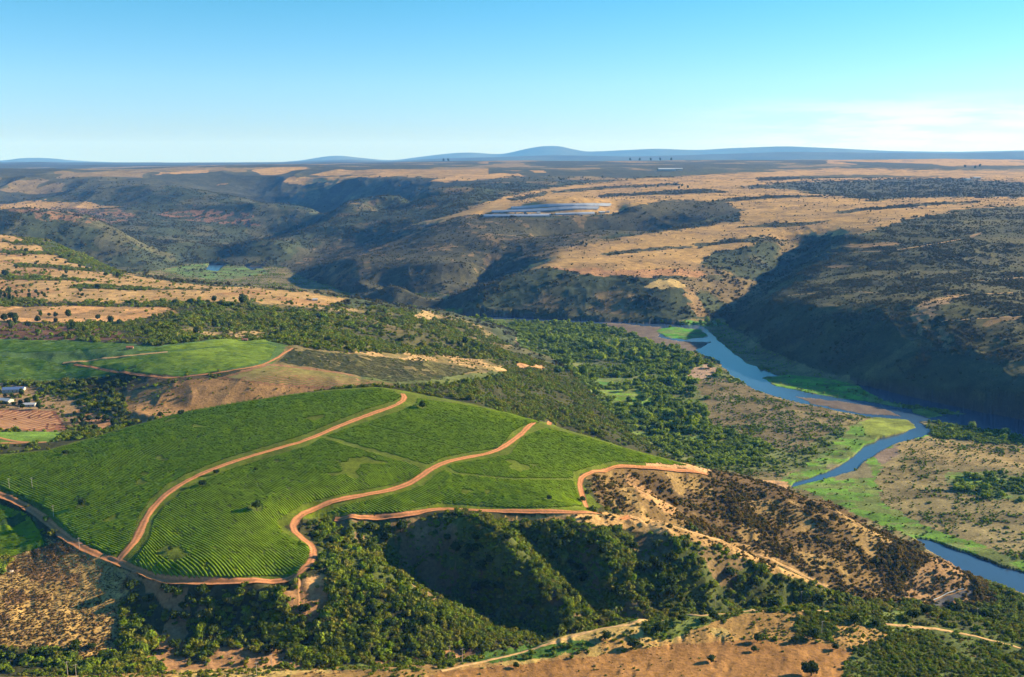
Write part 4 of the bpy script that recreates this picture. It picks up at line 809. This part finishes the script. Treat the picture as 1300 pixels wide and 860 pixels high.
for u, v, w_, lab in [(7,352,12,'round tree at the left edge of the golden pasture'), (125,369,10,'dark round tree alone in the middle of the pasture'), (222,387,8,'small dark tree at the right end of the pale strip'), (272,384,10,'tree left of the tallest pasture tree'), (150,353,8,'slim tree on the right rim of the pasture')]:
    ptree(u, v, w_, 'tree', lab, 'tree', G3, 1.15, (1200, 3500))
def many(n, poly, wr, name, label, cat, group, yr, hs=1.0, kind=None, parts=False, seed=1, dmin=1.5):
    r = random.Random(seed); P = np.array(poly, float); got = []
    for _ in range(n*40):
        if len(got) >= n: break
        u = r.uniform(P[:, 0].min(), P[:, 0].max()); v = r.uniform(P[:, 1].min(), P[:, 1].max())
        if not inpoly(np.array([u]), np.array([v]), poly)[0] or any(abs(u-a) < dmin and abs(v-b_) < dmin*.6 for a, b_ in got): continue
        x, y, z = hit(u, v, *yr)
        if abs(float(proj(x, y, z)[1])-v) > 3 or z < .3: continue
        got.append((u, v)); tree(x, y, r.uniform(*wr)/F*y/2, name, label, cat, group, kind, hs*r.uniform(.8, 1.25), parts)
many(48, [(0,302),(60,312),(130,345),(240,362),(100,380),(0,378)], (3, 7), 'tree', 'small dark tree dotted on the golden pasture at left', 'tree', 'small trees scattered over the golden pasture', (1500, 3400), seed=3, dmin=3)
many(22, [(0,404),(90,400),(160,410),(290,405),(300,424),(160,430),(0,420)], (6, 11), 'tree', 'dark tree in the belt between pale strip and green fields', 'tree', 'trees in the belt above the far green fields', (1200, 2200), hs=1.4, seed=4, dmin=5)
many(18, [(0,371),(60,372),(60,381),(0,382)], (4, 6), 'tree', 'dark tree in the thick row on the brown pasture', 'tree', 'trees of the dark plantation row on the pasture', (1500, 2600), hs=1.6, seed=5, dmin=2.5)
many(10, [(95,485),(125,480),(160,500),(160,535),(120,520)], (8, 14), 'tree', 'dark tall tree in the gully beside the orange slope', 'tree', 'trees in the gully beside the orange slope', (950, 1350), hs=1.2, seed=6, dmin=7, parts=True)
many(12, [(80,540),(110,520),(165,530),(140,548),(100,560)], (10, 17), 'tree', 'leafy tree in the hollow behind the left vineyard', 'tree', 'trees in the hollow behind the left vineyard', (950, 1350), seed=7, dmin=8, parts=True)
many(9, [(0,505),(40,500),(70,512),(60,521),(0,519)], (7, 12), 'tree', 'garden tree standing close to the farmhouses', 'tree', 'garden trees around the farmhouses', (950, 1350), seed=8, dmin=8, parts=True)
for m in TV: pass
LMW = LM_WOOD
def many_w(*a, **k):
    old = list(TV)
    new = []
    for cm, tm in old:
        c2 = cm.copy(); c2.materials.clear(); c2.materials.append(LMW); new.append((c2, tm))
    TV[:] = new; many(*a, **k); TV[:] = old
many_w(42, [(700,425),(790,445),(880,470),(900,500),(890,545),(830,560),(780,525),(700,470)], (12, 22), 'tree', 'bright rounded tree standing in the flood plain woods', 'tree', 'larger trees of the flood plain woods', (1200, 2600), hs=.9, seed=9, dmin=7)
many_w(14, [(790,520),(840,515),(895,525),(900,545),(850,550),(800,535)], (14, 20), 'tree', 'tall dark leafy tree behind the bright green meadow', 'tree', 'tall trees round the bright meadow', (1200, 2600), hs=1.1, seed=10, dmin=7)
many_w(18, [(710,435),(800,440),(900,462),(905,470),(860,468),(790,456),(720,447)], (12, 18), 'tree', 'tree of the long green belt beside the river', 'tree', 'trees of the long belt beside the river', (1400, 2600), hs=.9, seed=12, dmin=5)
many_w(10, [(1215,602),(1300,606),(1300,616),(1240,612)], (12, 18), 'tree', 'pale green tree in the belt on the right gravel flats', 'tree', 'trees of the belt on the right gravel flats', (1100, 1700), hs=.8, seed=13, dmin=5)
many_w(8, [(1205,618),(1250,622),(1300,632),(1300,640),(1240,634)], (12, 18), 'tree', 'green tree in the second belt on the right flats', 'tree', 'trees of the second belt on the right flats', (1100, 1700), hs=.8, seed=14, dmin=5)
many_w(8, [(1180,535),(1290,552),(1290,562),(1200,556)], (8, 14), 'tree', 'riverside tree under the shaded slope at right', 'tree', 'riverside trees under the shaded slope', (1400, 2100), hs=1, seed=15, dmin=5)
many_w(7, [(840,410),(910,408),(918,414),(850,416)], (6, 10), 'tree', 'tree on the green river bend below the side valley', 'tree', 'trees on the river bend below the side valley', (2100, 2900), hs=1, seed=16, dmin=3)
many(44, [(430,665),(640,670),(760,680),(900,705),(980,745),(860,765),(760,770),(640,775),(560,730),(450,700)], (14, 24), 'tree', 'dark rounded tree rising from the ravine scrub', 'tree', 'larger trees rising from the ravine scrub', (590, 900), hs=.95, seed=17, parts=True, dmin=9)
many(40, [(160,745),(400,760),(560,790),(500,830),(200,835),(0,850),(0,825),(160,820)], (14, 24), 'bush', 'large dark bush in the thicket under the near vineyard', 'bush', 'larger bushes in the thicket under the near vineyard', (585, 740), hs=.8, seed=18, parts=True, dmin=9)
many(8, [(280,395),(420,400),(560,420),(620,440),(500,445),(340,425)], (7, 12), 'tree', 'dark tree in the scrub along the plateau edge', 'tree', 'darker trees in the plateau edge scrub', (1200, 2500), hs=1, seed=19, dmin=6)
# skyline trees and the far woods
for px, lab, grp in [([(563,205),(569,205)], 'tall tree of the pair standing out on the skyline', 'pair of trees on the skyline'), ([(800,203),(812,203),(826,204),(838,203),(852,204)], 'tall tree of the thin row before the far hills', 'thin row of trees before the far hills'), ([(820,240),(835,238),(846,236),(858,236),(866,237),(873,240),(862,241)], 'tall dark tree of the clump on the golden plateau', 'clump of tall trees on the golden plateau'), ([(1225,213),(1238,214),(1244,212)], 'tall dark tree by the pale plateau farm', 'trees by the pale plateau farm')]:
    for u, v in px:
        x, y, z = hit(u, v, 4000, 14000); tree(x, y, 3.0/F*y/1.4, 'tree', lab, 'tree', grp, 4, .8, False)
# ---------------------------------------------------------------- utility poles
WOODM = simple('pole_wood', (.42,.36,.30), .8, .2, 2); INS = simple('insulator', (.55,.55,.55), .3, 0)
def box(cx, cy, cz, sx, sy, sz):
    v = [(cx+a*sx/2, cy+b_*sy/2, cz+c*sz/2) for a in (-1, 1) for b_ in (-1, 1) for c in (-1, 1)]
    return v, [(0,1,3,2),(4,6,7,5),(0,4,5,1),(2,3,7,6),(0,2,6,4),(1,5,7,3)]
def lathe(prof, n=10):
    V = [(r*math.cos(6.283185*k/n), r*math.sin(6.283185*k/n), z) for r, z in prof for k in range(n)]
    Fc = [(i*n+k, i*n+(k+1) % n, (i+1)*n+(k+1) % n, (i+1)*n+k) for i in range(len(prof)-1) for k in range(n)]; Fc.append(tuple(range((len(prof)-1)*n, len(prof)*n))); return V, Fc
pm = bpy.data.meshes.new('pole'); pm.from_pydata(*[lathe([(.17,-.6),(.16,0),(.13,5),(.10,10.0),(.09,10.02)])[i] if i != 1 else [] for i in (0, 1)], lathe([(.17,-.6),(.16,0),(.13,5),(.10,10.0),(.09,10.02)])[1]); pm.materials.append(WOODM)
v, f = box(0,-.17,9.3,2.4,.12,.14); xm = bpy.data.meshes.new('crossarm'); xm.from_pydata(v, [], f); xm.materials.append(WOODM)
im = bpy.data.meshes.new('insulator'); v, f = lathe([(.03,0),(.03,.08),(.09,.1),(.09,.16),(.05,.18),(.08,.22),(.03,.3)], 8); im.from_pydata(v, [], f); im.materials.append(INS)
def pole(u, v, lab, yr=(450, 1000), s=1.0):
    x, y, z = hit(u, v, *yr); e = bpy.data.objects.new('utility_pole', None); SC.objects.link(e); e.location = (x, y, z); e.rotation_euler = (0, 0, .5); e.scale = (s, s, s); tag(e, lab, 'utility pole', 'utility poles along the power line')
    for nm, me, loc in (('pole', pm, (0,0,0)), ('crossarm', xm, (0,0,0)), ('insulator', im, (-1.05,-.17,9.37)), ('insulator', im, (0.0,-.17,9.37)), ('insulator', im, (1.05,-.17,9.37))):
        c = bpy.data.objects.new(nm, me); SC.objects.link(c); c.parent = e; c.location = loc
for u, v, lab in [(12,621,'pale utility pole nearest the left edge in the vineyard'), (41,620,'pale utility pole second from left in the vineyard'), (68,656,'pale utility pole by the sunken road bend'), (101,698,'pale utility pole just above the road junction curve'), (86,858,'left pole of two at the bottom left corner'), (97,862,'right pole of two at the bottom left corner'),
                  (326,860,'tallest pale pole on the bottom edge left of centre'), (345,847,'short pole right of the tall bottom edge pole'), (571,836,'left pole of two beside the ravine mouth shrubs'), (587,842,'right pole of two beside the ravine mouth shrubs'), (782,786,'pole at the left end of the shelf rim'), (908,770,'pole on the shelf rim right of centre'), (1017,764,'pole near the foot of the golden path'), (1240,788,'bright pole between the paved bend and the track'), (1043,806,'short pole on the reddish patch of the shelf')]:
    pole(u, v, lab)
# ---------------------------------------------------------------- houses, sheds, greenhouses
WH = simple('white_wall', (.44,.41,.36), .8, .06, 1); BLR = simple('blue_roof', (.10,.16,.32), .5, .1, 1); GRR = simple('tin_roof', (.42,.44,.47), .6, .1, 1); TER = simple('clay_roof', (.30,.12,.07), .8, .2, 2); GLS = simple('window_glass', (.03,.04,.06), .1, 0, 1, .5); DRM = simple('door_wood', (.16,.09,.05), .7, .1, 3)
def gable(L_, D, h, rh, ov=.5, th=.18):
    V = []; Fc = []
    for s in (-1, 1):
        b0 = len(V); y0 = s*(D/2+ov); z0 = h-ov*rh/(D/2)
        for x in (-L_/2-ov, L_/2+ov): V.extend([(x, y0, z0), (x, 0, h+rh), (x, 0, h+rh+th), (x, y0, z0+th)])
        Fc += [(b0,b0+1,b0+5,b0+4),(b0+3,b0+7,b0+6,b0+2),(b0,b0+4,b0+7,b0+3),(b0,b0+3,b0+2,b0+1),(b0+4,b0+5,b0+6,b0+7)]
    return V, Fc
def walls(L_, D, h, rh):
    V = [(-L_/2,-D/2,-1.5),(L_/2,-D/2,-1.5),(L_/2,D/2,-1.5),(-L_/2,D/2,-1.5),(-L_/2,-D/2,h),(L_/2,-D/2,h),(L_/2,D/2,h),(-L_/2,D/2,h),(-L_/2,0,h+rh),(L_/2,0,h+rh)]
    return V, [(0,1,5,4),(2,3,7,6),(1,2,6,9,5),(3,0,4,8,7),(0,3,2,1)]
def house(u, v, L_, D, h, rh, rot, rm, name, lab, yr, cat='house', win=3, grp=None, wm_=None):
    x, y, z = hit(u, v, *yr); e = bpy.data.objects.new(name, None); SC.objects.link(e); e.location = (x, y, z+.2); e.rotation_euler = (0, 0, rot); tag(e, lab, cat, grp)
    mesh_obj('wall', *walls(L_, D, h, rh), wm_ or WH, e); mesh_obj('roof', *gable(L_, D, h+.02, rh), rm, e)
    for k in range(win):
        xx = -L_/2+L_*(k+.5)/win
        if k == win//2: mesh_obj('door', *box(xx, -D/2-.04, 1.05, 1.1, .1, 2.1), DRM, e)
        else:
            w1 = mesh_obj('window', *box(xx, -D/2-.03, 1.6, 1.5, .08, 1.2), WH, e); mesh_obj('pane', *box(xx, -D/2-.08, 1.6, 1.25, .05, .95), GLS, w1)
    return e
yl = (950, 1400)
house(18, 497, 26, 11, 3.4, 2.2, .15, BLR, 'farmhouse', 'long white farmhouse with blue roof among garden trees', yl, win=5)
house(6, 511, 20, 10, 3.2, 2.0, -.3, GRR, 'farmhouse', 'white farmhouse with pale tin roof at the left edge', yl, win=3)
house(38, 516, 14, 7, 2.8, 1.5, .1, GRR, 'shed', 'small grey roofed shed above the striped orchard', yl, cat='shed', win=3)
house(-14, 500, 16, 9, 3, 1.8, .4, GRR, 'barn', 'tin roofed barn just at the picture edge', yl, cat='barn', win=3)
house(165, 443, 9, 5, 2.4, 1.2, .2, TER, 'hut', 'small clay coloured hut beside the far green field', (1000, 1700), cat='hut', win=1, wm_=simple('ochre_wall', (.42,.22,.12), .9, .1, 1))
house(311, 433, 8, 5, 2.4, 1.1, .1, TER, 'hut', 'tiny hut on the crest of the far field', (1000, 1700), cat='hut', win=1, wm_=simple('earth_wall', (.40,.24,.14), .9, .1, 1))
yf = (3000, 14000)
house(846, 217, 150, 60, 14, 8, .1, GRR, 'warehouse', 'long white warehouse on the dark plateau below the far hills', (5000, 14000), cat='warehouse', win=0)
house(862, 216, 60, 35, 10, 6, .1, GRR, 'warehouse', 'smaller white warehouse right of the long one', (5000, 14000), cat='warehouse', win=0)
house(764, 271, 26, 14, 6, 3, .3, GRR, 'barn', 'white barn at the right end of the greenhouses', yf, cat='barn', win=0)
house(772, 270, 14, 10, 5, 2, -.2, GRR, 'barn', 'tiny white barn next to the greenhouse barn', yf, cat='barn', win=0)
house(684, 271, 14, 10, 4, 2, .2, GRR, 'shed', 'small pale shed between the greenhouse strips', yf, cat='shed', win=0)
house(1240, 227, 50, 25, 8, 4, .1, GRR, 'farmhouse', 'pale farm building on the right plateau near dark trees', (4000, 12000), win=0)
house(1228, 229, 30, 60, 8, 3, .0, GRR, 'farmhouse', 'narrow pale farm building left of the plateau farm', (4000, 12000), win=0)
house(400, 382, 10, 6, 3, 1.5, .3, GRR, 'shed', 'small pale shed at the tip of the golden pasture', (1500, 2500), cat='shed', win=1)
PLASTIC = simple('greenhouse_film', (.26,.30,.38), .6, .12, .05, .4); FR = simple('greenhouse_frame', (.5,.5,.5), .5)
def greenhouse(us, ue, v0, v1, lab, bays):
    rows = [wpath([(us+(ue-us)*k/8, v0+(v1-v0)*k/8-.75*b_) for k in range(9)], 12, yf) for b_ in range(bays)]
    o0 = rows[0][0]; z0_ = float(hgt(*o0)); e = bpy.data.objects.new('greenhouse', None); SC.objects.link(e); e.location = (o0[0], o0[1], z0_); tag(e, lab, 'greenhouse', 'long greenhouses on the far spur')
    for P in rows:
        if len(P) < 6: continue
        T = np.gradient(P, axis=0); T = np.stack([np.convolve(np.pad(T[:, c], 4, 'edge'), np.ones(9)/9, 'valid') for c in (0, 1)], 1); T /= np.linalg.norm(T, axis=1)[:, None]; N = np.stack([-T[:, 1], T[:, 0]], 1)
        z = hgt(P[:, 0], P[:, 1]); z = np.convolve(np.pad(z, 7, 'edge'), np.ones(15)/15, 'valid'); n = 8; V = []
        for c in range(n+1):
            an = math.pi*c/n; off = -9*math.cos(an); V.append(np.c_[P+N*off-o0, z-z0_+(2.2 if 0 < c < n else -2)+3.2*math.sin(an)])
        V = np.stack(V, 1); m = len(P); ix = np.arange(m*(n+1)).reshape(m, n+1); q_ = np.stack([ix[:-1, :-1], ix[:-1, 1:], ix[1:, 1:], ix[1:, :-1]], -1).reshape(-1, 4).tolist(); q_ += [list(range(n+1)), list(range(m*(n+1)-1, (m-1)*(n+1)-1, -1))]
        mesh_obj('tunnel', V.reshape(-1, 3), q_, PLASTIC, e)
greenhouse(625, 760, 270.5, 266, 'longest pale greenhouse strip in the middle', 3)
greenhouse(650, 775, 265.5, 261.5, 'upper pale greenhouse strip behind the longest one', 3)
greenhouse(615, 700, 275.5, 274.5, 'lower left greenhouse strip nearest the valley', 3)
greenhouse(705, 755, 273, 271.5, 'short lower right greenhouse strip', 2)
# ---------------------------------------------------------------- paved bend with its white barrier, and boulders
P = wpath([(1182,768),(1205,758),(1222,752),(1240,750)], 1.5, (600, 900))
rd = ribbon('asphalt_road', [(1186,768),(1205,760),(1222,754),(1238,751)], 9, AM, 'short grey paved bend near the river bank', (600, 900), .45, 1.5)
P = wpath([(1185,763),(1198,756),(1210,749.5),(1224,749)], 2, (600, 900))
e = bpy.data.objects.new('guard_rail', None); SC.objects.link(e); z0 = hgt(P[:, 0], P[:, 1]); e.location = (P[0, 0], P[0, 1], z0[0]); tag(e, 'white guard rail along the grey paved bend', 'guard rail')
WP = simple('white_paint', (.8,.8,.78), .6); V = []; Fc = []
for i, (p, z) in enumerate(zip(P, z0)):
    for (o_, hz_) in ((0,.35),(0,1.25),(.18,1.25),(.18,.35)): V.append((p[0]-P[0,0], p[1]-P[0,1]+o_, z-z0[0]+hz_+.4))
    if i: b_ = (i-1)*4; Fc += [(b_+j, b_+(j+1) % 4, b_+4+(j+1) % 4, b_+4+j) for j in range(4)]
Fc += [(3,2,1,0), tuple(range(len(V)-4, len(V)))]
mesh_obj('rail', V, Fc, WP, e)
for i in range(0, len(P), 2): mesh_obj('post', *box(P[i,0]-P[0,0], P[i,1]-P[0,1]+.1, z0[i]-z0[0]+.3, .15, .2, 1.8), WP, e)
RK = simple('pale_rock', (.45,.36,.28), .9, .3, 1.5)
import bmesh
def rock(u, v, r, lab, yr=(585, 900)):
    x, y, z = hit(u, v, *yr); bm = bmesh.new(); bmesh.ops.create_icosphere(bm, subdivisions=3, radius=1)
    for w_ in bm.verts:
        c = w_.co; k = .75+.5*float(fbm(np.array([c.x*1.7+u]), np.array([c.y*1.7+c.z*2.1+v]), 3, 3)[0]); w_.co = (c.x*r*k, c.y*r*k, c.z*r*k*.6)
    me = bpy.data.meshes.new('boulder'); bm.to_mesh(me); bm.free(); me.materials.append(RK); o = bpy.data.objects.new('boulder', me); SC.objects.link(o); o.location = (x, y, z); tag(o, lab, 'rock')
rock(5, 716, 3.0, 'pale boulder at the left edge below the shaded vineyard'); rock(14, 726, 1.8, 'smaller pale rock just below the left edge boulder')
# ---------------------------------------------------------------- light, sky, air, camera
EL, AZ = math.radians(20), math.radians(19)      # sun height, and its bearing from +x towards +y
SD = Vector((math.cos(EL)*math.cos(AZ), math.cos(EL)*math.sin(AZ), math.sin(EL)))
sl = bpy.data.lights.new('sun', 'SUN'); sl.energy = 5.0; sl.angle = math.radians(.5); sl.color = (1, .82, .57)
so = bpy.data.objects.new('sun', sl); so.rotation_euler = SD.to_track_quat('Z', 'Y').to_euler(); so.location = SD*900; SC.objects.link(so)
W = bpy.data.worlds.new('World'); S.world = W; W.use_nodes = True; nt = W.node_tree; bg = nt.nodes['Background']
sk = nt.nodes.new('ShaderNodeTexSky'); sk.sky_type = 'NISHITA'; sk.sun_disc = False; sk.sun_elevation = EL; sk.sun_rotation = math.pi/2-AZ
sk.altitude = 450; sk.air_density = 1.0; sk.dust_density = .2; sk.ozone_density = 3.0
bg.inputs['Strength'].default_value = .056
L = nt.links.new
tc = nt.nodes.new('ShaderNodeTexCoord'); sx = nt.nodes.new('ShaderNodeSeparateXYZ'); mx = nt.nodes.new('ShaderNodeMath'); mx.operation = 'MAXIMUM'; mx.inputs[1].default_value = .012; cx = nt.nodes.new('ShaderNodeCombineXYZ')
L(tc.outputs['Generated'], sx.inputs[0]); L(sx.outputs['X'], cx.inputs['X']); L(sx.outputs['Y'], cx.inputs['Y']); L(sx.outputs['Z'], mx.inputs[0]); L(mx.outputs[0], cx.inputs['Z']); L(cx.outputs[0], sk.inputs['Vector'])
rp = nt.nodes.new('ShaderNodeValToRGB'); e_ = rp.color_ramp.elements; e_[0].position = 0; e_[0].color = (.72,.90,1.5,1); e_[1].position = .17; e_[1].color = (.36,.98,1.10,1); e2 = e_.new(.07); e2.color = (.70,1.02,1.34,1)
L(mx.outputs[0], rp.inputs['Fac']); tm_ = nt.nodes.new('ShaderNodeVectorMath'); tm_.operation = 'MULTIPLY'; L(sk.outputs['Color'], tm_.inputs[0]); L(rp.outputs['Color'], tm_.inputs[1]); # thin low clouds over the far right horizon
at2 = nt.nodes.new('ShaderNodeMath'); at2.operation = 'DIVIDE'; L(sx.outputs['X'], at2.inputs[0]); L(sx.outputs['Y'], at2.inputs[1])
cv = nt.nodes.new('ShaderNodeCombineXYZ'); zs = nt.nodes.new('ShaderNodeMath'); zs.operation = 'MULTIPLY'; zs.inputs[1].default_value = 11; L(sx.outputs['Z'], zs.inputs[0]); L(at2.outputs[0], cv.inputs['X']); L(zs.outputs[0], cv.inputs['Y'])
cn = nt.nodes.new('ShaderNodeTexNoise'); cn.inputs['Scale'].default_value = 9; cn.inputs['Detail'].default_value = 7; cn.inputs['Roughness'].default_value = .62; L(cv.outputs[0], cn.inputs['Vector'])
def mr(src, a, b_, c=0, d=1):
    r_ = nt.nodes.new('ShaderNodeMapRange'); r_.interpolation_type = 'SMOOTHSTEP'; r_.inputs['From Min'].default_value = a; r_.inputs['From Max'].default_value = b_; r_.inputs['To Min'].default_value = c; r_.inputs['To Max'].default_value = d; L(src, r_.inputs['Value']); return r_.outputs['Result']
def mul(a, b_):
    m_ = nt.nodes.new('ShaderNodeMath'); m_.operation = 'MULTIPLY'; L(a, m_.inputs[0]); L(b_, m_.inputs[1]); return m_.outputs[0]
fc = mul(mul(mr(cn.outputs['Fac'], .36, .60), mr(at2.outputs[0], .12, .42)), mul(mr(sx.outputs['Z'], .004, .014), mr(sx.outputs['Z'], .036, .062, 1, 0)))
cm_ = nt.nodes.new('ShaderNodeMix'); cm_.data_type = 'RGBA'; fd = nt.nodes.new('ShaderNodeMath'); fd.operation = 'MULTIPLY'; fd.inputs[1].default_value = .9; L(fc, fd.inputs[0]); L(fd.outputs[0], cm_.inputs['Factor']); L(tm_.outputs[0], cm_.inputs['A']); cm_.inputs['B'].default_value = (6.6,6.9,7.2,1)
L(cm_.outputs['Result'], bg.inputs['Color'])
hz = bpy.data.materials.new('haze'); hz.use_nodes = True; nt2 = hz.node_tree; nt2.nodes.remove(nt2.nodes['Principled BSDF'])
pv = nt2.nodes.new('ShaderNodeVolumePrincipled'); pv.inputs['Color'].default_value = (.11,.36,1,1); pv.inputs['Density'].default_value = 2.7e-5; pv.inputs['Absorption Color'].default_value = (1,1,1,1); pv.inputs['Anisotropy'].default_value = .0
nt2.links.new(pv.outputs['Volume'], nt2.nodes['Material Output'].inputs['Volume'])
bx = [(x, y, z) for x in (-36000, 36000) for y in (-200, 48000) for z in (-60, 1150)]
hb = mesh_obj('haze', bx, [(0,1,3,2),(4,6,7,5),(0,4,5,1),(2,3,7,6),(0,2,6,4),(1,5,7,3)], hz); tag(hb, 'thin blue morning haze filling the valley air', 'haze', kind='stuff')
cam = bpy.data.cameras.new('camera'); cam.sensor_width = 36; cam.lens = 36*F/1300; cam.clip_start = 1; cam.clip_end = 120000
co = bpy.data.objects.new('camera', cam); co.location = (0, 0, HC); co.rotation_euler = (math.pi/2-TH, 0, 0); SC.objects.link(co); S.camera = co
S.view_settings.view_transform = 'Standard'; S.view_settings.look = 'None'; S.view_settings.exposure = 1.46; S.view_settings.gamma = 1
S.cycles.volume_bounces = 0; S.cycles.max_bounces = 4; S.cycles.diffuse_bounces = 2; S.cycles.glossy_bounces = 2; S.cycles.transparent_max_bounces = 6
